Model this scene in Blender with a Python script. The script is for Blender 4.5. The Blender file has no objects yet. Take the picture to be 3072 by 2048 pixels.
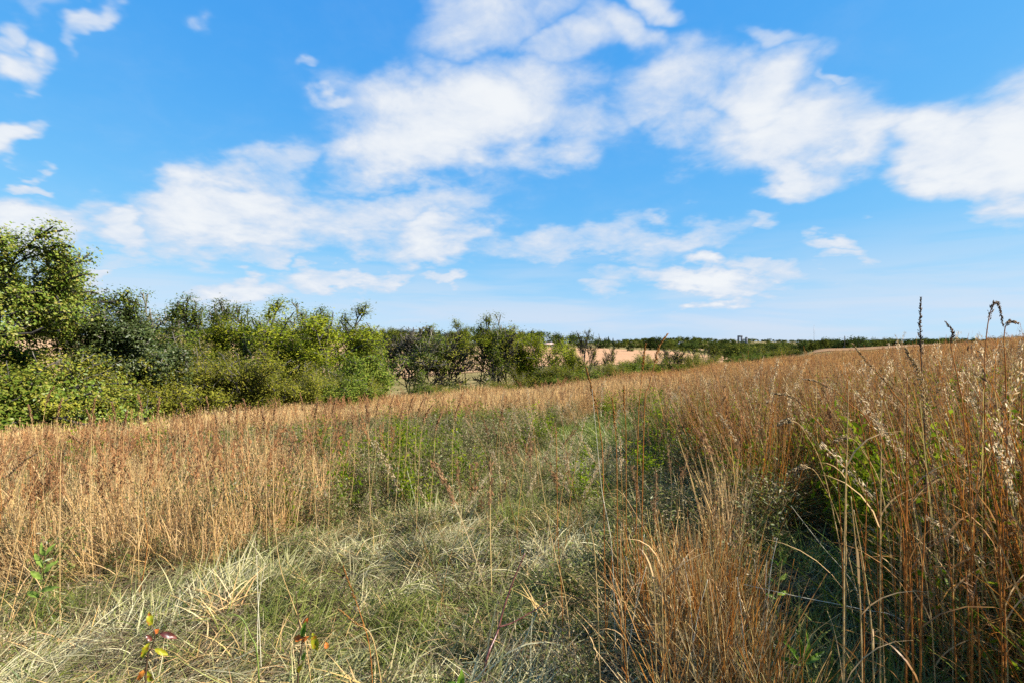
import bpy, math, random
import numpy as np
from mathutils import Vector, Matrix

# ------------------------------------------------------------------ camera, sky, sun, exposure
SC = bpy.context.scene
COL = SC.collection
EYE = 1.70                      # eye height in metres above the ground at the camera
FPX = 512.0                     # focal length in pixels of a 1024 wide picture (18 mm on 36 mm)
HX, HY = 512.0, 341.0
cam_d = bpy.data.cameras.new('camera')
cam_d.lens = 18.0
cam_d.sensor_width = 36.0
cam_d.clip_start = 0.05
cam_d.clip_end = 20000.0
cam = bpy.data.objects.new('camera', cam_d)
COL.objects.link(cam)
cam.location = (0, 0, EYE)
cam.rotation_euler = (math.radians(90), 0, 0)
SC.camera = cam

SUN_AZ, SUN_EL = math.radians(106), math.radians(37)   # azimuth from +Y towards +X
sun_d = bpy.data.lights.new('sun', 'SUN')
sun_d.energy = 5.0
sun_d.angle = math.radians(0.5)
sun_d.color = (1.0, 0.94, 0.84)
sun = bpy.data.objects.new('sun', sun_d)
COL.objects.link(sun)
sdir = Vector((math.sin(SUN_AZ) * math.cos(SUN_EL), math.cos(SUN_AZ) * math.cos(SUN_EL), math.sin(SUN_EL)))
sun.rotation_euler = sdir.to_track_quat('Z', 'Y').to_euler()
sun.location = sdir * 500

vs = SC.view_settings
vs.view_transform = 'Standard'
vs.look = 'None'
vs.gamma = 1.0
vs.exposure = 1.5
vs.use_curve_mapping = False
SC.display_settings.display_device = 'sRGB'

cy = SC.cycles
cy.max_bounces = 4
cy.diffuse_bounces = 2
cy.glossy_bounces = 1
cy.transmission_bounces = 4
cy.transparent_max_bounces = 8
cy.use_denoising = False
cy.caustics_reflective = False
cy.caustics_refractive = False


def pix_dir(px, py):
    """unit direction through a point of the 1024 x 682 picture"""
    return Vector(((px - HX) / FPX, 1.0, (HY - py) / FPX)).normalized()


world = bpy.data.worlds.new('World')
SC.world = world
world.use_nodes = True
wt = world.node_tree
wt.nodes.clear()


def wn(kind, **kw):
    n = wt.nodes.new(kind)
    for k, v in kw.items():
        setattr(n, k, v)
    return n


def wl(a, b):
    wt.links.new(a, b)


def wmath(op, a, b=None, clamp=False):
    n = wn('ShaderNodeMath', operation=op, use_clamp=clamp)
    for i, v in enumerate((a, b)):
        if v is None:
            continue
        if isinstance(v, (int, float)):
            n.inputs[i].default_value = v
        else:
            wl(v, n.inputs[i])
    return n.outputs[0]


def build_world():
    out = wn('ShaderNodeOutputWorld')
    bg = wn('ShaderNodeBackground')
    bg.inputs['Strength'].default_value = 0.0622
    wl(bg.outputs[0], out.inputs[0])
    sky = wn('ShaderNodeTexSky', sky_type='NISHITA')
    sky.sun_disc = False
    sky.sun_elevation = SUN_EL
    sky.sun_rotation = SUN_AZ
    sky.altitude = 200
    sky.air_density = 1.0
    sky.dust_density = 0.15
    sky.ozone_density = 3.0
    # film-like response of the picture, one curve per channel
    sp = wn('ShaderNodeSeparateColor')
    wl(sky.outputs[0], sp.inputs[0])
    hs = wn('ShaderNodeCombineColor')
    for i, (k, g) in enumerate(((5.3, 1.18), (4.85, 0.52), (5.85, 0.16))):
        c = wmath('MULTIPLY', wmath('POWER', wmath('MULTIPLY', sp.outputs[i], 0.12), g), k)
        sm = wn('ShaderNodeMath', operation='SMOOTH_MIN')      # the shoulder of the curve
        wl(c, sm.inputs[0])
        sm.inputs[1].default_value = (3.0, 4.5, 5.8)[i]
        sm.inputs[2].default_value = 0.8
        wl(sm.outputs[0], hs.inputs[i])
    tc = wn('ShaderNodeTexCoord')
    d = tc.outputs['Generated']
    # cloud space: the view ray cut with a flat layer of air, so that cloud detail flattens towards the horizon
    sep = wn('ShaderNodeSeparateXYZ')
    wl(d, sep.inputs[0])
    zz = wmath('ADD', wmath('MAXIMUM', sep.outputs[2], 0.0), 0.30)
    lay = wn('ShaderNodeVectorMath', operation='DIVIDE')
    wl(d, lay.inputs[0])
    comb = wn('ShaderNodeCombineXYZ')
    for i in range(3):
        wl(zz, comb.inputs[i])
    wl(comb.outputs[0], lay.inputs[1])

    def noise(scale, detail, rough, vec, dist=0.0, lac=2.0):
        n = wn('ShaderNodeTexNoise')
        n.inputs['Scale'].default_value = scale
        n.inputs['Detail'].default_value = detail
        n.inputs['Roughness'].default_value = rough
        n.inputs['Lacunarity'].default_value = lac
        n.inputs['Distortion'].default_value = dist
        wl(vec, n.inputs['Vector'])
        return n

    def warp(vec, scale, amt, detail=3):
        n = noise(scale, detail, 0.55, lay.outputs[0])
        s = wn('ShaderNodeVectorMath', operation='SUBTRACT')
        wl(n.outputs['Color'], s.inputs[0])
        s.inputs[1].default_value = (0.5, 0.5, 0.5)
        m = wn('ShaderNodeVectorMath', operation='SCALE')
        wl(s.outputs[0], m.inputs[0])
        m.inputs['Scale'].default_value = amt
        a = wn('ShaderNodeVectorMath', operation='ADD')
        wl(vec, a.inputs[0])
        wl(m.outputs[0], a.inputs[1])
        return a.outputs[0]

    dw = warp(d, 4.5, 0.16, 4)
    fb = noise(5.2, 7, 0.58, lay.outputs[0], 0.35)
    fine = noise(17.0, 4, 0.6, lay.outputs[0], 0.5)
    # cumulus bodies: x, y, half width, half height (2352 wide picture), tilt in degrees, weight
    B = [(1060, 270, 330, 135, 0, 1.10), (900, 330, 170, 95, 20, .95), (1200, 210, 210, 110, 5, .80), (1320, 300, 120, 80, 10, .7),
         (1130, 45, 220, 85, 12, .78), (1290, 95, 150, 60, 5, .72), (1440, 75, 120, 60, -25, .75), (1520, 15, 80, 45, -20, .8),
         (1540, 190, 170, 90, 25, .74), (1560, 290, 110, 80, 0, .72), (1725, 205, 160, 95, 0, .95), (1800, 310, 280, 115, 8, .98), (1800, 395, 130, 55, -15, .85),
         (1950, 330, 160, 90, 10, .92), (2210, 345, 240, 125, -14, 1.15), (2360, 330, 220, 180, 0, 1.2),
         (520, 480, 250, 110, 10, 1.10), (640, 500, 190, 95, 5, .95), (660, 370, 100, 55, 10, .66), (420, 450, 120, 60, 0, .8),
         (920, 480, 300, 75, 9, .80), (1010, 545, 170, 60, 5, .92), (820, 520, 200, 75, 0, .78), (610, 575, 130, 35, 0, .7),
         (1330, 555, 330, 55, 3, .68), (1540, 540, 180, 45, 4, .66), (1450, 575, 160, 40, 0, .6),
         (540, 670, 150, 46, 0, 1.02), (770, 645, 150, 42, -3, .95), (900, 635, 100, 35, 0, .8), (1012, 636, 65, 27, 0, .9),
         (1610, 645, 200, 56, -4, 1.1), (1770, 605, 110, 40, -8, .85), (1920, 550, 75, 32, 0, .8), (1950, 592, 85, 34, 5, .8),
         (60, 530, 230, 85, 10, 1.1), (270, 530, 80, 65, 10, .95), (180, 645, 90, 27, 8, .9), (250, 600, 150, 30, 5, .6),
         (20, 130, 90, 75, 40, 1.0), (20, 300, 95, 52, 22, 1.1), (210, 75, 85, 33, 35, .8), (0, 40, 60, 40, 0, .8), (430, 45, 35, 40, 70, .55), (100, 20, 70, 45, 0, .55),
         (1780, 95, 80, 42, -25, .72), (760, 225, 75, 36, 0, .75), (70, 412, 40, 22, 0, .65), (240, 5, 60, 14, 0, .8),
         (1720, 505, 50, 26, 0, .6), (1400, 640, 70, 45, 0, .6), (720, 160, 45, 18, 10, .5), (1940, 185, 70, 18, -15, .55)]
    acc = None
    K = 1024.0 / 2352.0
    for (bx, by, rx, ry, tilt, w) in B:
        px, py = bx * K, by * K
        c = pix_dir(px, py)
        ex = (pix_dir(px + 1, py) - pix_dir(px - 1, py)) / 2
        ey = (pix_dir(px, py - 1) - pix_dir(px, py + 1)) / 2
        sx, sy = rx * K * ex.length, ry * K * ey.length
        X = ex.normalized()
        Zn = c
        Y = Zn.cross(X).normalized()
        t = math.radians(-tilt)
        X2 = X * math.cos(t) + Y * math.sin(t)
        Y2 = -X * math.sin(t) + Y * math.cos(t)
        R = Matrix((X2, Y2, Zn)).transposed()
        mp = wn('ShaderNodeMapping', vector_type='TEXTURE')
        mp.inputs['Location'].default_value = c
        mp.inputs['Rotation'].default_value = R.to_euler('XYZ')
        mp.inputs['Scale'].default_value = (sx, sy, 0.5)
        wl(dw, mp.inputs['Vector'])
        ln = wn('ShaderNodeVectorMath', operation='LENGTH')
        wl(mp.outputs[0], ln.inputs[0])
        mr = wn('ShaderNodeMapRange', interpolation_type='SMOOTHSTEP')
        mr.inputs['From Min'].default_value = 1.35
        mr.inputs['From Max'].default_value = 0.25
        mr.inputs['To Min'].default_value = 0.0
        mr.inputs['To Max'].default_value = w
        wl(ln.outputs['Value'], mr.inputs['Value'])
        v = mr.outputs[0]
        if acc is None:
            acc = v
        else:
            n = wn('ShaderNodeMath', operation='SMOOTH_MAX')
            wl(acc, n.inputs[0])
            wl(v, n.inputs[1])
            n.inputs[2].default_value = 0.15
            acc = n.outputs[0]
    # the same kind of sky goes on behind the camera: broken clouds from one broad noise
    back = noise(1.6, 2, 0.5, lay.outputs[0])
    bk = wn('ShaderNodeMapRange', interpolation_type='SMOOTHSTEP')
    bk.inputs['From Min'].default_value = 0.48
    bk.inputs['From Max'].default_value = 0.66
    bk.inputs['To Max'].default_value = 0.95
    wl(back.outputs['Fac'], bk.inputs['Value'])
    behind = wn('ShaderNodeMapRange', interpolation_type='SMOOTHSTEP')
    behind.inputs['From Min'].default_value = 0.55
    behind.inputs['From Max'].default_value = 0.30
    wl(sep.outputs[1], behind.inputs['Value'])
    acc = wmath('MAXIMUM', acc, wmath('MULTIPLY', bk.outputs[0], behind.outputs[0]))
    # erode with fractal noise
    n1 = wmath('MULTIPLY', wmath('SUBTRACT', fb.outputs['Fac'], 0.5), 1.25)
    n2 = wmath('MULTIPLY', wmath('SUBTRACT', fine.outputs['Fac'], 0.5), 0.38)
    gate = wn('ShaderNodeMapRange')
    gate.inputs['From Min'].default_value = 0.02
    gate.inputs['From Max'].default_value = 0.35
    wl(acc, gate.inputs['Value'])
    nn = wmath('MULTIPLY', wmath('ADD', n1, n2), gate.outputs[0])
    dens = wmath('ADD', acc, nn)
    al = wn('ShaderNodeMapRange', interpolation_type='SMOOTHSTEP')
    al.inputs['From Min'].default_value = 0.06
    al.inputs['From Max'].default_value = 1.0
    wl(dens, al.inputs['Value'])
    alpha = wmath('MULTIPLY', al.outputs[0], 0.97)
    # thin high veil near the horizon
    veil = wn('ShaderNodeMapRange', interpolation_type='SMOOTHSTEP')
    veil.inputs['From Min'].default_value = 0.24
    veil.inputs['From Max'].default_value = 0.0
    veil.inputs['To Max'].default_value = 0.7
    wl(sep.outputs[2], veil.inputs['Value'])
    vsl = wn('ShaderNodeMapping')
    vsl.inputs['Scale'].default_value = (3.0, 3.0, 26.0)
    wl(d, vsl.inputs['Vector'])
    vno = noise(1.0, 4, 0.55, vsl.outputs[0], 0.3)
    vm = wn('ShaderNodeMapRange', interpolation_type='SMOOTHSTEP')
    vm.inputs['From Min'].default_value = 0.36
    vm.inputs['From Max'].default_value = 0.64
    wl(vno.outputs['Fac'], vm.inputs['Value'])
    alpha = wmath('MAXIMUM', alpha, wmath('MULTIPLY', veil.outputs[0], vm.outputs[0]))
    ccol = wn('ShaderNodeMix', data_type='RGBA')
    ccol.inputs['A'].default_value = (3.95, 4.4, 5.1, 1)
    ccol.inputs['B'].default_value = (5.15, 5.3, 5.45, 1)
    lum = wn('ShaderNodeMapRange', interpolation_type='SMOOTHSTEP')
    lum.inputs['From Min'].default_value = 0.65
    lum.inputs['From Max'].default_value = 1.3
    wl(dens, lum.inputs['Value'])
    wl(lum.outputs[0], ccol.inputs['Factor'])
    mix = wn('ShaderNodeMix', data_type='RGBA')
    wl(alpha, mix.inputs['Factor'])
    wl(hs.outputs[0], mix.inputs['A'])
    wl(ccol.outputs['Result'], mix.inputs['B'])
    wl(mix.outputs['Result'], bg.inputs['Color'])


build_world()
world.cycles.sampling_method = 'MANUAL'
world.cycles.sample_map_resolution = 512

# ------------------------------------------------------------------ helpers
def link(o, parent=None):
    COL.objects.link(o)
    if parent is not None:
        o.parent = parent
    return o


def make_mesh(name, V, F=(), mats=(), mi=None, smooth=False):
    """V (n,3); F a list of (faces array (m,k)) with k 3 or 4"""
    me = bpy.data.meshes.new(name)
    V = np.asarray(V, dtype=np.float32)
    F = [np.asarray(f, dtype=np.int32) for f in F if len(f)]
    me.vertices.add(len(V))
    me.vertices.foreach_set('co', V.ravel())
    if F:
        loops = np.concatenate([f.ravel() for f in F])
        tot = np.concatenate([np.full(len(f), f.shape[1], np.int32) for f in F])
        start = np.concatenate([[0], np.cumsum(tot)[:-1]]).astype(np.int32)
        me.loops.add(len(loops))
        me.loops.foreach_set('vertex_index', loops)
        me.polygons.add(len(tot))
        me.polygons.foreach_set('loop_start', start)
        me.polygons.foreach_set('loop_total', tot)
        if mi is not None:
            me.polygons.foreach_set('material_index', np.asarray(mi, dtype=np.int32))
        if smooth:
            me.polygons.foreach_set('use_smooth', np.ones(len(tot), bool))
    for m in mats:
        me.materials.append(m)
    me.update(calc_edges=True)
    me.validate()
    return me


class MB:
    """collects geometry in numpy blocks; build() makes ONE mesh"""
    def __init__(self):
        self.v, self.q, self.t, self.mq, self.mt, self.n = [], [], [], [], [], 0

    def add(self, V, Q=None, T=None, m=0):
        V = np.asarray(V, float).reshape(-1, 3)
        if Q is not None and len(Q):
            Q = np.asarray(Q, int) + self.n
            self.q.append(Q)
            self.mq.append(np.full(len(Q), m))
        if T is not None and len(T):
            T = np.asarray(T, int) + self.n
            self.t.append(T)
            self.mt.append(np.full(len(T), m))
        self.v.append(V)
        self.n += len(V)

    def box(self, c, s, rz=0.0, m=0, taper=1.0):
        c = np.array(c, float)
        s = np.array(s, float) / 2
        P = np.array([(x, y, z) for z in (-1, 1) for x, y in ((-1, -1), (1, -1), (1, 1), (-1, 1))], float)
        P[4:, :2] *= taper
        P *= s
        ca, sa = math.cos(rz), math.sin(rz)
        P = np.c_[P[:, 0] * ca - P[:, 1] * sa, P[:, 0] * sa + P[:, 1] * ca, P[:, 2]] + c
        self.add(P, [(0, 3, 2, 1), (4, 5, 6, 7), (0, 1, 5, 4), (1, 2, 6, 5), (2, 3, 7, 6), (3, 0, 4, 7)], m=m)

    def tube(self, pts, rad, k=6, m=0, cap=True):
        pts = np.asarray(pts, float)
        rad = np.broadcast_to(np.asarray(rad, float), (len(pts),))
        rings = []
        for i, p in enumerate(pts):
            d = pts[min(i + 1, len(pts) - 1)] - pts[max(i - 1, 0)]
            d = d / (np.linalg.norm(d) + 1e-9)
            a = np.cross(d, (0.31, 0.95, 0.05) if abs(d[1]) < .9 else (1, 0, 0))
            a /= np.linalg.norm(a) + 1e-9
            b = np.cross(d, a)
            an = np.arange(k) * 2 * math.pi / k
            rings.append(p + rad[i] * (np.cos(an)[:, None] * a + np.sin(an)[:, None] * b))
        V = np.concatenate(rings)
        Q = []
        for i in range(len(pts) - 1):
            for j in range(k):
                Q.append((i * k + j, i * k + (j + 1) % k, (i + 1) * k + (j + 1) % k, (i + 1) * k + j))
        T = []
        if cap:
            V = np.concatenate([V, pts[:1], pts[-1:]])
            n = len(V)
            e = (len(pts) - 1) * k
            for j in range(k):
                T.append((n - 2, (j + 1) % k, j))
                T.append((n - 1, e + j, e + (j + 1) % k))
        self.add(V, Q, T, m)

    def mesh(self, name, mats, smooth=False):
        V = np.concatenate(self.v)
        F, mi = [], []
        if self.q:
            F.append(np.concatenate(self.q))
            mi.append(np.concatenate(self.mq))
        if self.t:
            F.append(np.concatenate(self.t))
            mi.append(np.concatenate(self.mt))
        return make_mesh(name, V, F, mats, np.concatenate(mi) if mi else None, smooth)

    def build(self, name, mats, parent=None, smooth=False):
        if not isinstance(mats, (list, tuple)):
            mats = [mats]
        return link(bpy.data.objects.new(name, self.mesh(name, mats, smooth)), parent)


def tag(o, label=None, cat=None, group=None, kind=None):
    if label:
        o['label'] = label
    if cat:
        o['category'] = cat
    if group:
        o['group'] = group
    if kind:
        o['kind'] = kind
    return o


def empty(name, loc=(0, 0, 0), rz=0.0):
    o = bpy.data.objects.new(name, None)
    o.empty_display_size = 0.2
    o.location = loc
    o.rotation_euler = (0, 0, rz)
    return link(o)


def sstep(a, b, x):
    t = np.clip((x - a) / (b - a), 0, 1)
    return t * t * (3 - 2 * t)


_rs = np.random.RandomState(5)
_NT = _rs.rand(64, 64)


def vnoise(x, y, s=1.0, o=0):
    """smooth value noise, 0..1"""
    x = np.asarray(x, float) * s + 17.3 * o
    y = np.asarray(y, float) * s + 41.7 * o
    xi, yi = np.floor(x).astype(int), np.floor(y).astype(int)
    fx, fy = x - xi, y - yi
    fx, fy = fx * fx * (3 - 2 * fx), fy * fy * (3 - 2 * fy)
    g = lambda a, b: _NT[a % 64, b % 64]
    return (g(xi, yi) * (1 - fx) + g(xi + 1, yi) * fx) * (1 - fy) + (g(xi, yi + 1) * (1 - fx) + g(xi + 1, yi + 1) * fx) * fy


# ------------------------------------------------------------------ materials
def new_mat(name):
    m = bpy.data.materials.new(name)
    m.use_nodes = True
    nt = m.node_tree
    nt.nodes.clear()
    return m, nt


def N(nt, kind, **kw):
    n = nt.nodes.new(kind)
    for k, v in kw.items():
        if k.startswith('i_'):
            n.inputs[k[2:]].default_value = v
        else:
            setattr(n, k, v)
    return n


def ramp(nt, cols, fac, pos=None):
    r = N(nt, 'ShaderNodeValToRGB')
    e = r.color_ramp.elements
    while len(e) < len(cols):
        e.new(0.5)
    for i, c in enumerate(cols):
        e[i].position = pos[i] if pos else i / (len(cols) - 1)
        e[i].color = (*c, 1)
    nt.links.new(fac, r.inputs[0])
    return r.outputs[0]


def leaf_mat(name, cols, trans=0.3, gloss=0.05, tint_cols=None, rough=0.45, var=0.25, k=1.0):
    """thin leaves and blades: diffuse, light shining through, a little sheen; each blade its own colour"""
    m, nt = new_mat(name)
    out = N(nt, 'ShaderNodeOutputMaterial')
    geo = N(nt, 'ShaderNodeNewGeometry')
    col = ramp(nt, cols, geo.outputs['Random Per Island'])
    if tint_cols is not None:
        at = N(nt, 'ShaderNodeAttribute', attribute_type='INSTANCER', attribute_name='tint')
        col2 = ramp(nt, tint_cols, geo.outputs['Random Per Island'])
        mx = N(nt, 'ShaderNodeMix', data_type='RGBA')
        nt.links.new(at.outputs['Fac'], mx.inputs['Factor'])
        nt.links.new(col, mx.inputs['A'])
        nt.links.new(col2, mx.inputs['B'])
        col = mx.outputs['Result']
    oi = N(nt, 'ShaderNodeObjectInfo')
    mr = N(nt, 'ShaderNodeMapRange')
    mr.inputs['To Min'].default_value = (1 - var) * k
    mr.inputs['To Max'].default_value = (1 + var) * k
    nt.links.new(oi.outputs['Random'], mr.inputs['Value'])
    hsv = N(nt, 'ShaderNodeHueSaturation')
    nt.links.new(mr.outputs[0], hsv.inputs['Value'])
    nt.links.new(col, hsv.inputs['Color'])
    col = hsv.outputs[0]
    di = N(nt, 'ShaderNodeBsdfDiffuse')
    tr = N(nt, 'ShaderNodeBsdfTranslucent')
    nt.links.new(col, di.inputs[0])
    nt.links.new(col, tr.inputs[0])
    a = N(nt, 'ShaderNodeMixShader')
    a.inputs[0].default_value = trans
    nt.links.new(di.outputs[0], a.inputs[1])
    nt.links.new(tr.outputs[0], a.inputs[2])
    last = a.outputs[0]
    if gloss > 0:
        gl = N(nt, 'ShaderNodeBsdfGlossy')
        gl.inputs['Roughness'].default_value = rough
        b = N(nt, 'ShaderNodeMixShader')
        b.inputs[0].default_value = gloss
        nt.links.new(last, b.inputs[1])
        nt.links.new(gl.outputs[0], b.inputs[2])
        last = b.outputs[0]
    nt.links.new(last, out.inputs[0])
    return m


def rough_mat(name, cols, scale=4.0, rough=0.9, bump=0.3, detail=8, stretch=(1, 1, 1), coord='Object'):
    m, nt = new_mat(name)
    out = N(nt, 'ShaderNodeOutputMaterial')
    p = N(nt, 'ShaderNodeBsdfPrincipled')
    p.inputs['Roughness'].default_value = rough
    p.inputs['Specular IOR Level'].default_value = 0.2
    tc = N(nt, 'ShaderNodeTexCoord')
    mp = N(nt, 'ShaderNodeMapping')
    mp.inputs['Scale'].default_value = stretch
    nt.links.new(tc.outputs[coord], mp.inputs[0])
    no = N(nt, 'ShaderNodeTexNoise')
    no.inputs['Scale'].default_value = scale
    no.inputs['Detail'].default_value = detail
    no.inputs['Roughness'].default_value = 0.65
    nt.links.new(mp.outputs[0], no.inputs['Vector'])
    c = ramp(nt, cols, no.outputs['Fac'], [0.3 + 0.4 * i / max(1, len(cols) - 1) for i in range(len(cols))])
    nt.links.new(c, p.inputs['Base Color'])
    if bump:
        b = N(nt, 'ShaderNodeBump')
        b.inputs['Strength'].default_value = bump
        nt.links.new(no.outputs['Fac'], b.inputs['Height'])
        nt.links.new(b.outputs[0], p.inputs['Normal'])
    nt.links.new(p.outputs[0], out.inputs[0])
    return m


# ------------------------------------------------------------------ the land
TH = np.array([-60, -45, -30, -15, 0, 8, 16, 25, 32, 40, 50, 60.])
RR = np.array([60, 90, 130, 180, 250, 350, 500, 700, 1000, 1600, 3000, 7000.])
# picture row at which bare ground would show, per direction (columns) and range (rows), beyond the crest of the meadow
PY = np.array([
    [432, 428, 418, 405, 392, 383, 376, 370, 353, 345, 336, 334],
    [425, 420, 408, 393, 382, 375, 371, 367, 348, 344, 338, 336],
    [398, 395, 386, 377, 370, 368, 366, 364, 350, 346, 341, 340],
    [372, 370, 364, 361, 361, 361, 361, 361, 352, 348, 344, 343],
    [350, 350, 347, 349, 353, 355, 355, 357, 352, 349, 345, 344],
    [338, 338, 337, 341, 346, 349, 350, 354, 351, 348, 345, 344],
    [335, 335, 334, 338, 343, 346, 349, 351, 349, 347, 344, 344],
    [337, 337, 337, 339, 342, 346, 347, 348, 347, 345, 343, 343],
    [339, 339, 339, 340, 342, 344, 340.5, 341.5, 344, 342, 342, 342],
    [341, 341, 341, 341, 342, 343, 342, 341, 342, 342, 342, 342],
    [342, 342, 342, 342, 342, 343, 343, 343, 343, 343, 343, 343],
    [342.5] * 12], float)


def crest(th):
    return np.interp(th, [-90, -45, -30, -15, 0, 16, 32, 45, 90], [30, 29, 27, 31, 36, 43, 52, 62, 70])


def hgt(x, y, micro=True):
    x = np.asarray(x, float)
    y = np.asarray(y, float)
    r = np.hypot(x, y)
    th = np.degrees(np.arctan2(x, y))
    xs = np.where(x > 0, 0.097 * 80 * np.tanh(np.maximum(x, 0) / 80), 0.060 * x)
    xs = np.where(x < -60, -3.6, xs)
    near = xs - 0.067 * np.clip(y, -40, 90)
    if micro:
        fade = sstep(0.0, 2.0, r) * (1 - sstep(60, 120, r))
        near = near + fade * (0.28 * (vnoise(x, y, 0.22, 1) - .5) + 0.16 * (vnoise(x, y, 0.7, 2) - .5))
    tc = np.clip(np.abs(th), 0, 60) * np.sign(th)
    lr = np.log(np.clip(r, 60, 7000))
    L = np.log(RR)
    j = np.clip(np.searchsorted(L, lr) - 1, 0, len(L) - 2)
    f = (lr - L[j]) / (L[j + 1] - L[j])
    i = np.clip(np.searchsorted(TH, tc) - 1, 0, len(TH) - 2)
    g = (tc - TH[i]) / (TH[i + 1] - TH[i])
    g = g * g * (3 - 2 * g)
    py = (PY[j, i] * (1 - f) + PY[j + 1, i] * f) * (1 - g) + (PY[j, i + 1] * (1 - f) + PY[j + 1, i + 1] * f) * g
    depth = r * np.cos(np.radians(np.clip(np.abs(th), 0, 60)))
    far = EYE + (HY - py) / FPX * depth
    rc = crest(th)
    w = sstep(rc, rc + 26, r)
    return near * (1 - w) + far * w


def H1(x, y):
    return float(hgt(np.array([x]), np.array([y]))[0])


def polar_sheet(th0, th1, nth, radii, lift=0.0, wrap=False):
    th = np.radians(np.linspace(th0, th1, nth, endpoint=not wrap))
    R_, T_ = np.meshgrid(radii, th, indexing='ij')
    x, y = R_ * np.sin(T_), R_ * np.cos(T_)
    z = hgt(x, y) + lift
    V = np.stack([x, y, z], -1).reshape(-1, 3)
    nr = len(radii)
    Q = []
    jj = np.arange(nth if wrap else nth - 1)
    for i in range(nr - 1):
        a = i * nth + jj
        b = i * nth + (jj + 1) % nth
        Q.append(np.stack([a, a + nth, b + nth, b], -1))
    return V, np.concatenate(Q)


def ground_material():
    m, nt = new_mat('ground_soil_and_turf')
    out = N(nt, 'ShaderNodeOutputMaterial')
    p = N(nt, 'ShaderNodeBsdfPrincipled')
    p.inputs['Roughness'].default_value = 0.95
    p.inputs['Specular IOR Level'].default_value = 0.1
    tc = N(nt, 'ShaderNodeTexCoord')
    ns = []
    for sc, de in ((0.012, 5), (0.25, 6), (9.0, 8)):
        no = N(nt, 'ShaderNodeTexNoise')
        no.inputs['Scale'].default_value = sc
        no.inputs['Detail'].default_value = de
        no.inputs['Roughness'].default_value = 0.62
        nt.links.new(tc.outputs['Object'], no.inputs['Vector'])
        ns.append(no.outputs['Fac'])
    near = ramp(nt, [(.018, .014, .008), (.045, .034, .018), (.085, .065, .034)], ns[2], [.3, .5, .75])
    turf = ramp(nt, [(.10, .085, .03), (.17, .13, .045), (.26, .19, .08)], ns[1], [.35, .5, .65])
    # bare soil under the tall grass of the meadow, cut turf on the far slopes
    gm = N(nt, 'ShaderNodeVectorMath', operation='LENGTH')
    nt.links.new(tc.outputs['Object'], gm.inputs[0])
    mr = N(nt, 'ShaderNodeMapRange')
    mr.inputs['From Min'].default_value = 50
    mr.inputs['From Max'].default_value = 75
    nt.links.new(gm.outputs['Value'], mr.inputs['Value'])
    mx = N(nt, 'ShaderNodeMix', data_type='RGBA')
    nt.links.new(mr.outputs[0], mx.inputs['Factor'])
    nt.links.new(near, mx.inputs['A'])
    nt.links.new(turf, mx.inputs['B'])
    nt.links.new(mx.outputs['Result'], p.inputs['Base Color'])
    b = N(nt, 'ShaderNodeBump')
    b.inputs['Strength'].default_value = 0.6
    b.inputs['Distance'].default_value = 0.05
    nt.links.new(ns[2], b.inputs['Height'])
    nt.links.new(b.outputs[0], p.inputs['Normal'])
    nt.links.new(p.outputs[0], out.inputs[0])
    return m


def crop_material(name, cols, row_angle):
    m, nt = new_mat(name)
    out = N(nt, 'ShaderNodeOutputMaterial')
    p = N(nt, 'ShaderNodeBsdfPrincipled')
    p.inputs['Roughness'].default_value = 0.95
    p.inputs['Specular IOR Level'].default_value = 0.1
    tc = N(nt, 'ShaderNodeTexCoord')
    mp = N(nt, 'ShaderNodeMapping')
    mp.inputs['Rotation'].default_value = (0, 0, row_angle)
    mp.inputs['Scale'].default_value = (0.02, 0.25, 0.1)
    nt.links.new(tc.outputs['Object'], mp.inputs[0])
    a = N(nt, 'ShaderNodeTexNoise')
    a.inputs['Scale'].default_value = 1.0
    a.inputs['Detail'].default_value = 7
    nt.links.new(mp.outputs[0], a.inputs['Vector'])
    b = N(nt, 'ShaderNodeTexNoise')
    b.inputs['Scale'].default_value = 0.6
    b.inputs['Detail'].default_value = 6
    nt.links.new(tc.outputs['Object'], b.inputs['Vector'])
    s = N(nt, 'ShaderNodeMath', operation='ADD')
    nt.links.new(a.outputs['Fac'], s.inputs[0])
    nt.links.new(b.outputs['Fac'], s.inputs[1])
    h = N(nt, 'ShaderNodeMath', operation='MULTIPLY')
    h.inputs[1].default_value = 0.5
    nt.links.new(s.outputs[0], h.inputs[0])
    wv = N(nt, 'ShaderNodeTexWave', wave_type='BANDS', bands_direction='Y')
    wv.inputs['Scale'].default_value = 0.55
    wv.inputs['Distortion'].default_value = 2.0
    wv.inputs['Detail'].default_value = 3
    mp2 = N(nt, 'ShaderNodeMapping')
    mp2.inputs['Rotation'].default_value = (0, 0, row_angle)
    mp2.inputs['Scale'].default_value = (0.05, 0.16, 0.1)
    nt.links.new(tc.outputs['Object'], mp2.inputs[0])
    nt.links.new(mp2.outputs[0], wv.inputs['Vector'])
    w2 = N(nt, 'ShaderNodeMath', operation='MULTIPLY_ADD')
    w2.inputs[1].default_value = 0.26
    nt.links.new(wv.outputs['Fac'], w2.inputs[0])
    nt.links.new(h.outputs[0], w2.inputs[2])
    nt.links.new(ramp(nt, cols, w2.outputs[0], [.46, .63, .80]), p.inputs['Base Color'])
    nt.links.new(p.outputs[0], out.inputs[0])
    return m


radii = np.concatenate([np.linspace(0.02, 12, 90), np.geomspace(12.25, 300, 130), np.geomspace(308, 7000, 70)])
V, Q = polar_sheet(-180, 180, 420, radii, wrap=True)
g_o = link(bpy.data.objects.new('ground', make_mesh('ground', V, [Q], [ground_material()], smooth=True)))
tag(g_o, 'rolling ground under the prairie meadow and the far hills', 'ground', kind='structure')

STUB = [(.27, .14, .07), (.36, .20, .105), (.44, .27, .15)]
DRYH = [(.28, .16, .08), (.36, .22, .115), (.44, .29, .16)]


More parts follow.
